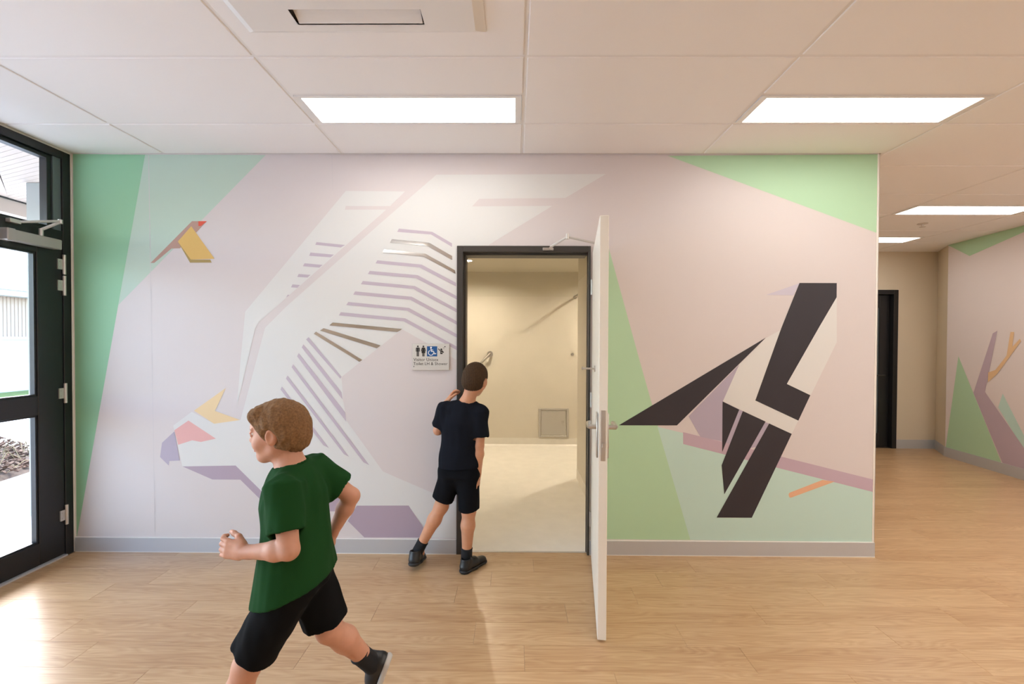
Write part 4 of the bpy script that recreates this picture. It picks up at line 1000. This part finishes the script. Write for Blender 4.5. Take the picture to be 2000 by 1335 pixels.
def sock(parent, a, b, ra, rb):
    F = Field(np.minimum(a, b)-.08, np.maximum(a, b)+.08, .0035); F.tube(a, b, ra, rb, k=.01)
    n = nrm(np.array(b)-np.array(a)); b = np.array(b)
    F.tube(b-n*.012, b, rb+.0022, rb+.0022, k=.004)
    return field_obj('sock', F, 'sock', parent)

# --- boy peering round the door frame, seen from behind
def boy_at_door():
    root = empty('person', (-.40, -.20, 0)); tag(root, 'child in navy T-shirt and dark shorts leaning round the door frame, seen from behind', 'person')
    hipL, hipR = V(-.405, -.20, .630), V(-.290, -.215, .625)
    knL, anL = V(-.468, -.165, .385), V(-.607, -.165, .118)
    knR, anR = V(-.289, -.205, .375), V(-.303, -.205, .080)
    pel, chest, nb_ = V(-.347, -.205, .665), V(-.330, -.190, .925), V(-.305, -.190, 1.050)
    shL, shR = V(-.437, -.180, 1.005), V(-.215, -.215, .990)
    elL, wrL = V(-.492, -.160, .868), V(-.450, -.088, 1.035)
    elR, wrR = V(-.222, -.238, .790), V(-.229, -.225, .612)
    hc = V(-.254, -.170, 1.193); hf = V(.28, .95, -.12); hu = V(.17, .05, 1)
    F = Field((-.75, -.42, 0), (-.08, .06, 1.34), .0042)
    F.cap(pel, chest, .092, .100, k=.03, flat=(0, 1, 0), q=.72); F.cap(chest, nb_-V(0, 0, .03), .100, .062, k=.04, flat=(0, 1, 0), q=.75)
    F.cap(shL, shR, .040, .040, k=.03)
    F.cap(hipL, hipR, .070, .070, k=.03, flat=(0, 1, 0), q=.95)
    for h_, k_, a_ in ((hipL, knL, anL), (hipR, knR, anR)):
        F.cap(h_, k_, .062, .043, k=.02); F.cap(k_, k_+(a_-k_)*.02, .043, .043, k=.01)
        cf = k_+(a_-k_)*.32+V(0, -.008, 0); F.cap(k_, cf, .040, .0425, k=.02); F.cap(cf, a_, .0425, .027, k=.02); F.cap(a_, a_+V(0, .02, -.045), .027, .027, k=.02)
    for s_, e_, w_ in ((shL, elL, wrL), (shR, elR, wrR)):
        F.cap(s_, e_, .040, .030, k=.02); m_ = e_+(w_-e_)*.3; F.cap(e_, m_, .0295, .0305, k=.01); F.cap(m_, w_, .0305, .0195, k=.015)
    hand(F, wrL, V(.50, .22, .75), V(.75, -.1, -.35), V(0, -1, .2), curl=.5)
    hand(F, wrR, V(-.04, .03, -1), V(-.9, .2, 0), V(.2, 1, 0), curl=.35)
    r, f, u, P = head(F, hc, hf, hu, nb_)
    field_obj('body', F, 'skin', root)
    eyes(root, P, f, r, u)
    G = Field(hc-.16, hc+.16, .0036); R = np.array([r, f, u])
    G.ell(P(0, -.012, .026), (.0775, .0945, .0875), R, k=.01); G.ell(P(0, -.040, -.022), (.066, .062, .060), R, k=.03)
    G.plane(P(0, .062, .058), V(*(f*.72-u*.55)), k=.012)
    G.plane(P(0, -.072, -.074), V(*(f*.45-u*1.0)), k=.010)
    for sg_ in (-1, 1): G.ell(P(sg_*.084, -.006, -.012), (.026, .030, .036), R, k=.010, op='cut')
    G.wrinkle(.0011, (260, 260, 160), 3); field_obj('hair', G, 'hair_dark', root)
    # T-shirt
    T_ = Field((-.62, -.42, .58), (-.10, .02, 1.12), .0045)
    T_.cap(pel+V(0, 0, .02), chest, .112, .114, k=.03, flat=(0, 1, 0), q=.78); T_.cap(chest, nb_-V(0, -.005, .045), .114, .078, k=.05, flat=(0, 1, 0), q=.78)
    T_.tube(pel+V(-.004, 0, -.06), chest, .138, .112, k=.03, flat=(0, 1, 0), q=.78)
    T_.cap(shL, shR, .050, .050, k=.03)
    T_.tube(shL+V(.01, 0, .01), shL+(elL-shL)*.80, .058, .054, k=.03); T_.tube(shR+V(-.01, 0, .01), shR+(elR-shR)*.74, .058, .056, k=.03)
    T_.wrinkle(.0032, (26, 26, 20), 5); T_.wrinkle(.0014, (70, 70, 30), 8)
    T_.cap(nb_+V(.004, .004, .022), nb_+V(.03, .02, .10), .056, .060, k=.006, op='cut')
    T_.plane((-.35, 0, .652), (.02, 0, -1), k=.004)
    for e_, s_, q_, rr in ((elL, shL, .80, .047), (elR, shR, .74, .049)):
        d_ = nrm(e_-s_); p_ = s_+(e_-s_)*q_; T_.tube(p_-d_*.02, p_+d_*.02, rr, rr, k=.002, op='cut')
    ts = field_obj('t_shirt', T_, 'navy', root)
    K = Field((-.5, -.32, .98), (-.1, -.05, 1.12), .003); c_ = nb_+V(.004, .002, -.002)
    for i in range(24):
        a0, a1 = [2*PI*j/24 for j in (i, i+1)]; g = lambda a: c_+V(.056*math.cos(a), .046*math.sin(a), -.006+.010*math.sin(a)+.004*math.cos(a))
        K.cap(g(a0), g(a1), .0065, .0065, k=.004)
    field_obj('collar', K, 'navy', ts)
    # shorts
    S_ = Field((-.62, -.42, .30), (-.10, .02, .72), .0045)
    S_.cap(hipL+V(0, 0, -.005), hipR+V(0, 0, -.005), .078, .078, k=.03, flat=(0, 1, 0), q=.98)
    eL, eR = hipL+(knL-hipL)*.80, hipR+(knR-hipR)*.98
    S_.tube(hipL+V(.01, 0, -.01), eL, .072, .068, k=.03); S_.tube(hipR+V(-.005, 0, -.01), eR, .072, .067, k=.03)
    S_.tube(pel+V(0, 0, -.07), pel+V(0, 0, .0), .112, .100, k=.02, flat=(0, 1, 0), q=.78)
    S_.wrinkle(.0030, (30, 30, 14), 15); S_.wrinkle(.0012, (80, 80, 30), 18)
    for e_, h_, rr in ((eL, hipL, .057), (eR, hipR, .055)):
        d_ = nrm(e_-h_); S_.tube(e_-d_*.02, e_+d_*.02, rr, rr, k=.002, op='cut')
    field_obj('shorts', S_, 'navy_short', root)
    sock(root, anR+V(0, 0, -.03), anR+V(.002, 0, .058), .036, .0345); sock(root, anL+(anL-knL)*.12, anL+(knL-anL)*.16, .036, .034)
    shoe(root, V(-.328, -.268, 0), V(-.195, -.105, 0), V(0, 0, 1), anR, V(1, 0, 0), 'shoe', 'sole', z_min=.0005)
    shoe(root, V(-.632, -.262, .040), V(-.612, -.072, .0), V(0, .2, 1), anL, V(1, 0, 0), 'shoe', 'sole', z_min=.0005)
    return root
boy_at_door()

# --- boy running past
def running_boy():
    root = empty('person', (-.78, -1.48, 0)); tag(root, 'running child in green T-shirt and black shorts crossing the foyer towards the entrance', 'person')
    hipL, hipR = V(-.720, -1.550, .655), V(-.738, -1.420, .655)
    knL, anL = V(-.868, -1.560, .378), V(-1.000, -1.555, .100)
    knR, anR = V(-.668, -1.405, .395), V(-.560, -1.285, .192)
    pel, chest, nb_ = V(-.728, -1.485, .690), V(-.752, -1.482, .900), V(-.765, -1.482, 1.015)
    shL, shR = V(-.735, -1.592, .965), V(-.745, -1.372, .970)
    elL, wrL = V(-.690, -1.640, .792), V(-.840, -1.612, .772)
    elR, wrR = V(-.615, -1.325, .850), V(-.700, -1.310, .690)
    hc = V(-.805, -1.480, 1.122); hf = V(-1, -.04, -.10); hu = V(-.14, 0, 1)
    F = Field((-1.16, -1.78, 0), (-.42, -1.16, 1.28), .0035)
    fb = (1, 0, 0)
    F.cap(pel, chest, .086, .092, k=.03, flat=fb, q=.80); F.cap(chest, nb_-V(0, 0, .03), .092, .058, k=.04, flat=fb, q=.8)
    F.cap(shL, shR, .038, .038, k=.03); F.cap(hipL, hipR, .068, .068, k=.03, flat=fb, q=.95)
    for h_, k_, a_ in ((hipL, knL, anL), (hipR, knR, anR)):
        F.cap(h_, k_, .062, .043, k=.02); d_ = nrm(a_-k_); bk = nrm(np.cross(V(0, 1, 0), d_)); bk = bk if bk[0] > 0 else -bk
        cf = k_+(a_-k_)*.32+bk*.010; F.cap(k_, cf, .041, .043, k=.02); F.cap(cf, a_, .043, .027, k=.02); F.cap(a_, a_+d_*.04-bk*.015, .027, .026, k=.02)
    for s_, e_, w_ in ((shL, elL, wrL), (shR, elR, wrR)):
        F.cap(s_, e_, .038, .030, k=.02); m_ = e_+(w_-e_)*.3; F.cap(e_, m_, .0295, .030, k=.01); F.cap(m_, w_, .030, .0190, k=.015)
    hand(F, wrL, V(-1, .12, .10), V(0, 1, -.1), V(-.1, 0, 1), curl=.75)
    hand(F, wrR, V(-.45, .05, -.85), V(0, -1, 0), V(-1, 0, .4), curl=.75)
    r, f, u, P = head(F, hc, hf, hu, nb_, .96)
    field_obj('body', F, 'skin_fair', root); eyes(root, P, f, r, u, 'hair_fair')
    G = Field(hc-.17, hc+.17, .0036); R = np.array([r, f, u])
    G.ell(P(0, -.013, .028), (.077, .093, .085), R, k=.01); G.ell(P(0, -.043, -.020), (.066, .060, .060), R, k=.03); G.cap(P(-.045, .050, .070), P(.045, .050, .070), .026, .026, k=.02)
    G.plane(P(0, .072, .046), V(*(f*.80-u*.62)), k=.012); G.plane(P(0, -.072, -.078), V(*(f*.40-u*1.0)), k=.010)
    for sg_ in (-1, 1): G.ell(P(sg_*.088, .000, -.016), (.026, .032, .034), R, k=.010, op='cut')
    G.wrinkle(.0022, (200, 200, 120), 4); field_obj('hair', G, 'hair_fair', root)
    T_ = Field((-1.0, -1.78, .54), (-.5, -1.2, 1.08), .0045)
    T_.cap(pel, chest, .104, .108, k=.03, flat=fb, q=.84); T_.cap(chest, nb_-V(0, 0, .045), .108, .074, k=.05, flat=fb, q=.84)
    T_.tube(pel+V(-.010, -.004, -.13), chest+V(0, 0, .02), .186, .108, k=.03, flat=fb, q=.72)
    T_.cap(shL, shR, .048, .048, k=.03)
    T_.tube(shL+V(0, .01, .01), shL+(elL-shL)*.72, .060, .058, k=.03); T_.tube(shR+V(0, -.01, .01), shR+(elR-shR)*.72, .060, .058, k=.03)
    T_.wrinkle(.0036, (24, 24, 24), 25); T_.wrinkle(.0015, (70, 70, 40), 28)
    T_.cap(nb_+V(-.004, 0, .018), nb_+V(-.03, 0, .10), .054, .058, k=.006, op='cut')
    T_.plane((-.74, 0, .612), (.30, 0, -1), k=.004)
    for e_, s_ in ((elL, shL), (elR, shR)):
        d_ = nrm(e_-s_); p_ = s_+(e_-s_)*.72; T_.tube(p_-d_*.02, p_+d_*.02, .050, .050, k=.002, op='cut')
    ts = field_obj('t_shirt', T_, 'green_shirt', root)
    K = Field((-.9, -1.6, .94), (-.6, -1.35, 1.10), .003); c_ = nb_+V(-.002, 0, -.004)
    for i in range(24):
        a0, a1 = [2*PI*j/24 for j in (i, i+1)]; g = lambda a: c_+V(.048*math.cos(a), .055*math.sin(a), -.004+.012*math.cos(a))
        K.cap(g(a0), g(a1), .0065, .0065, k=.004)
    field_obj('collar', K, 'green_shirt', ts)
    S_ = Field((-1.02, -1.76, .28), (-.5, -1.22, .74), .0045)
    S_.cap(hipL+V(0, 0, .0), hipR+V(0, 0, .0), .076, .076, k=.03, flat=fb, q=.98)
    eL, eR = hipL+(knL-hipL)*.86, hipR+(knR-hipR)*.88
    S_.tube(hipL+V(0, .012, -.01), eL, .074, .075, k=.03); S_.tube(hipR+V(0, -.012, -.01), eR, .074, .076, k=.03)
    S_.tube(pel+V(0, 0, -.07), pel+V(0, 0, .0), .112, .100, k=.02, flat=fb, q=.80)
    S_.wrinkle(.0034, (28, 28, 16), 35); S_.wrinkle(.0013, (80, 80, 30), 38)
    for e_, h_ in ((eL, hipL), (eR, hipR)):
        d_ = nrm(e_-h_); S_.tube(e_-d_*.02, e_+d_*.02, .063, .063, k=.002, op='cut')
    field_obj('shorts', S_, 'black_short', root)
    sock(root, anL+nrm(anL-knL)*.03, anL+nrm(knL-anL)*.075, .036, .035); sock(root, anR+nrm(anR-knR)*.03, anR+nrm(knR-anR)*.075, .036, .035)
    shoe(root, V(-.955, -1.545, .004), V(-1.135, -1.565, .075), V(.36, 0, 1), anL, V(0, 1, 0), 'shoe', 'sole_grey', z_min=.0005)
    shoe(root, V(-.478, -1.262, .196), V(-.548, -1.268, .004), V(-.94, -.05, .34), anR, V(0, 1, 0), 'shoe', 'sole_grey', z_min=.0005)
    return root
running_boy()
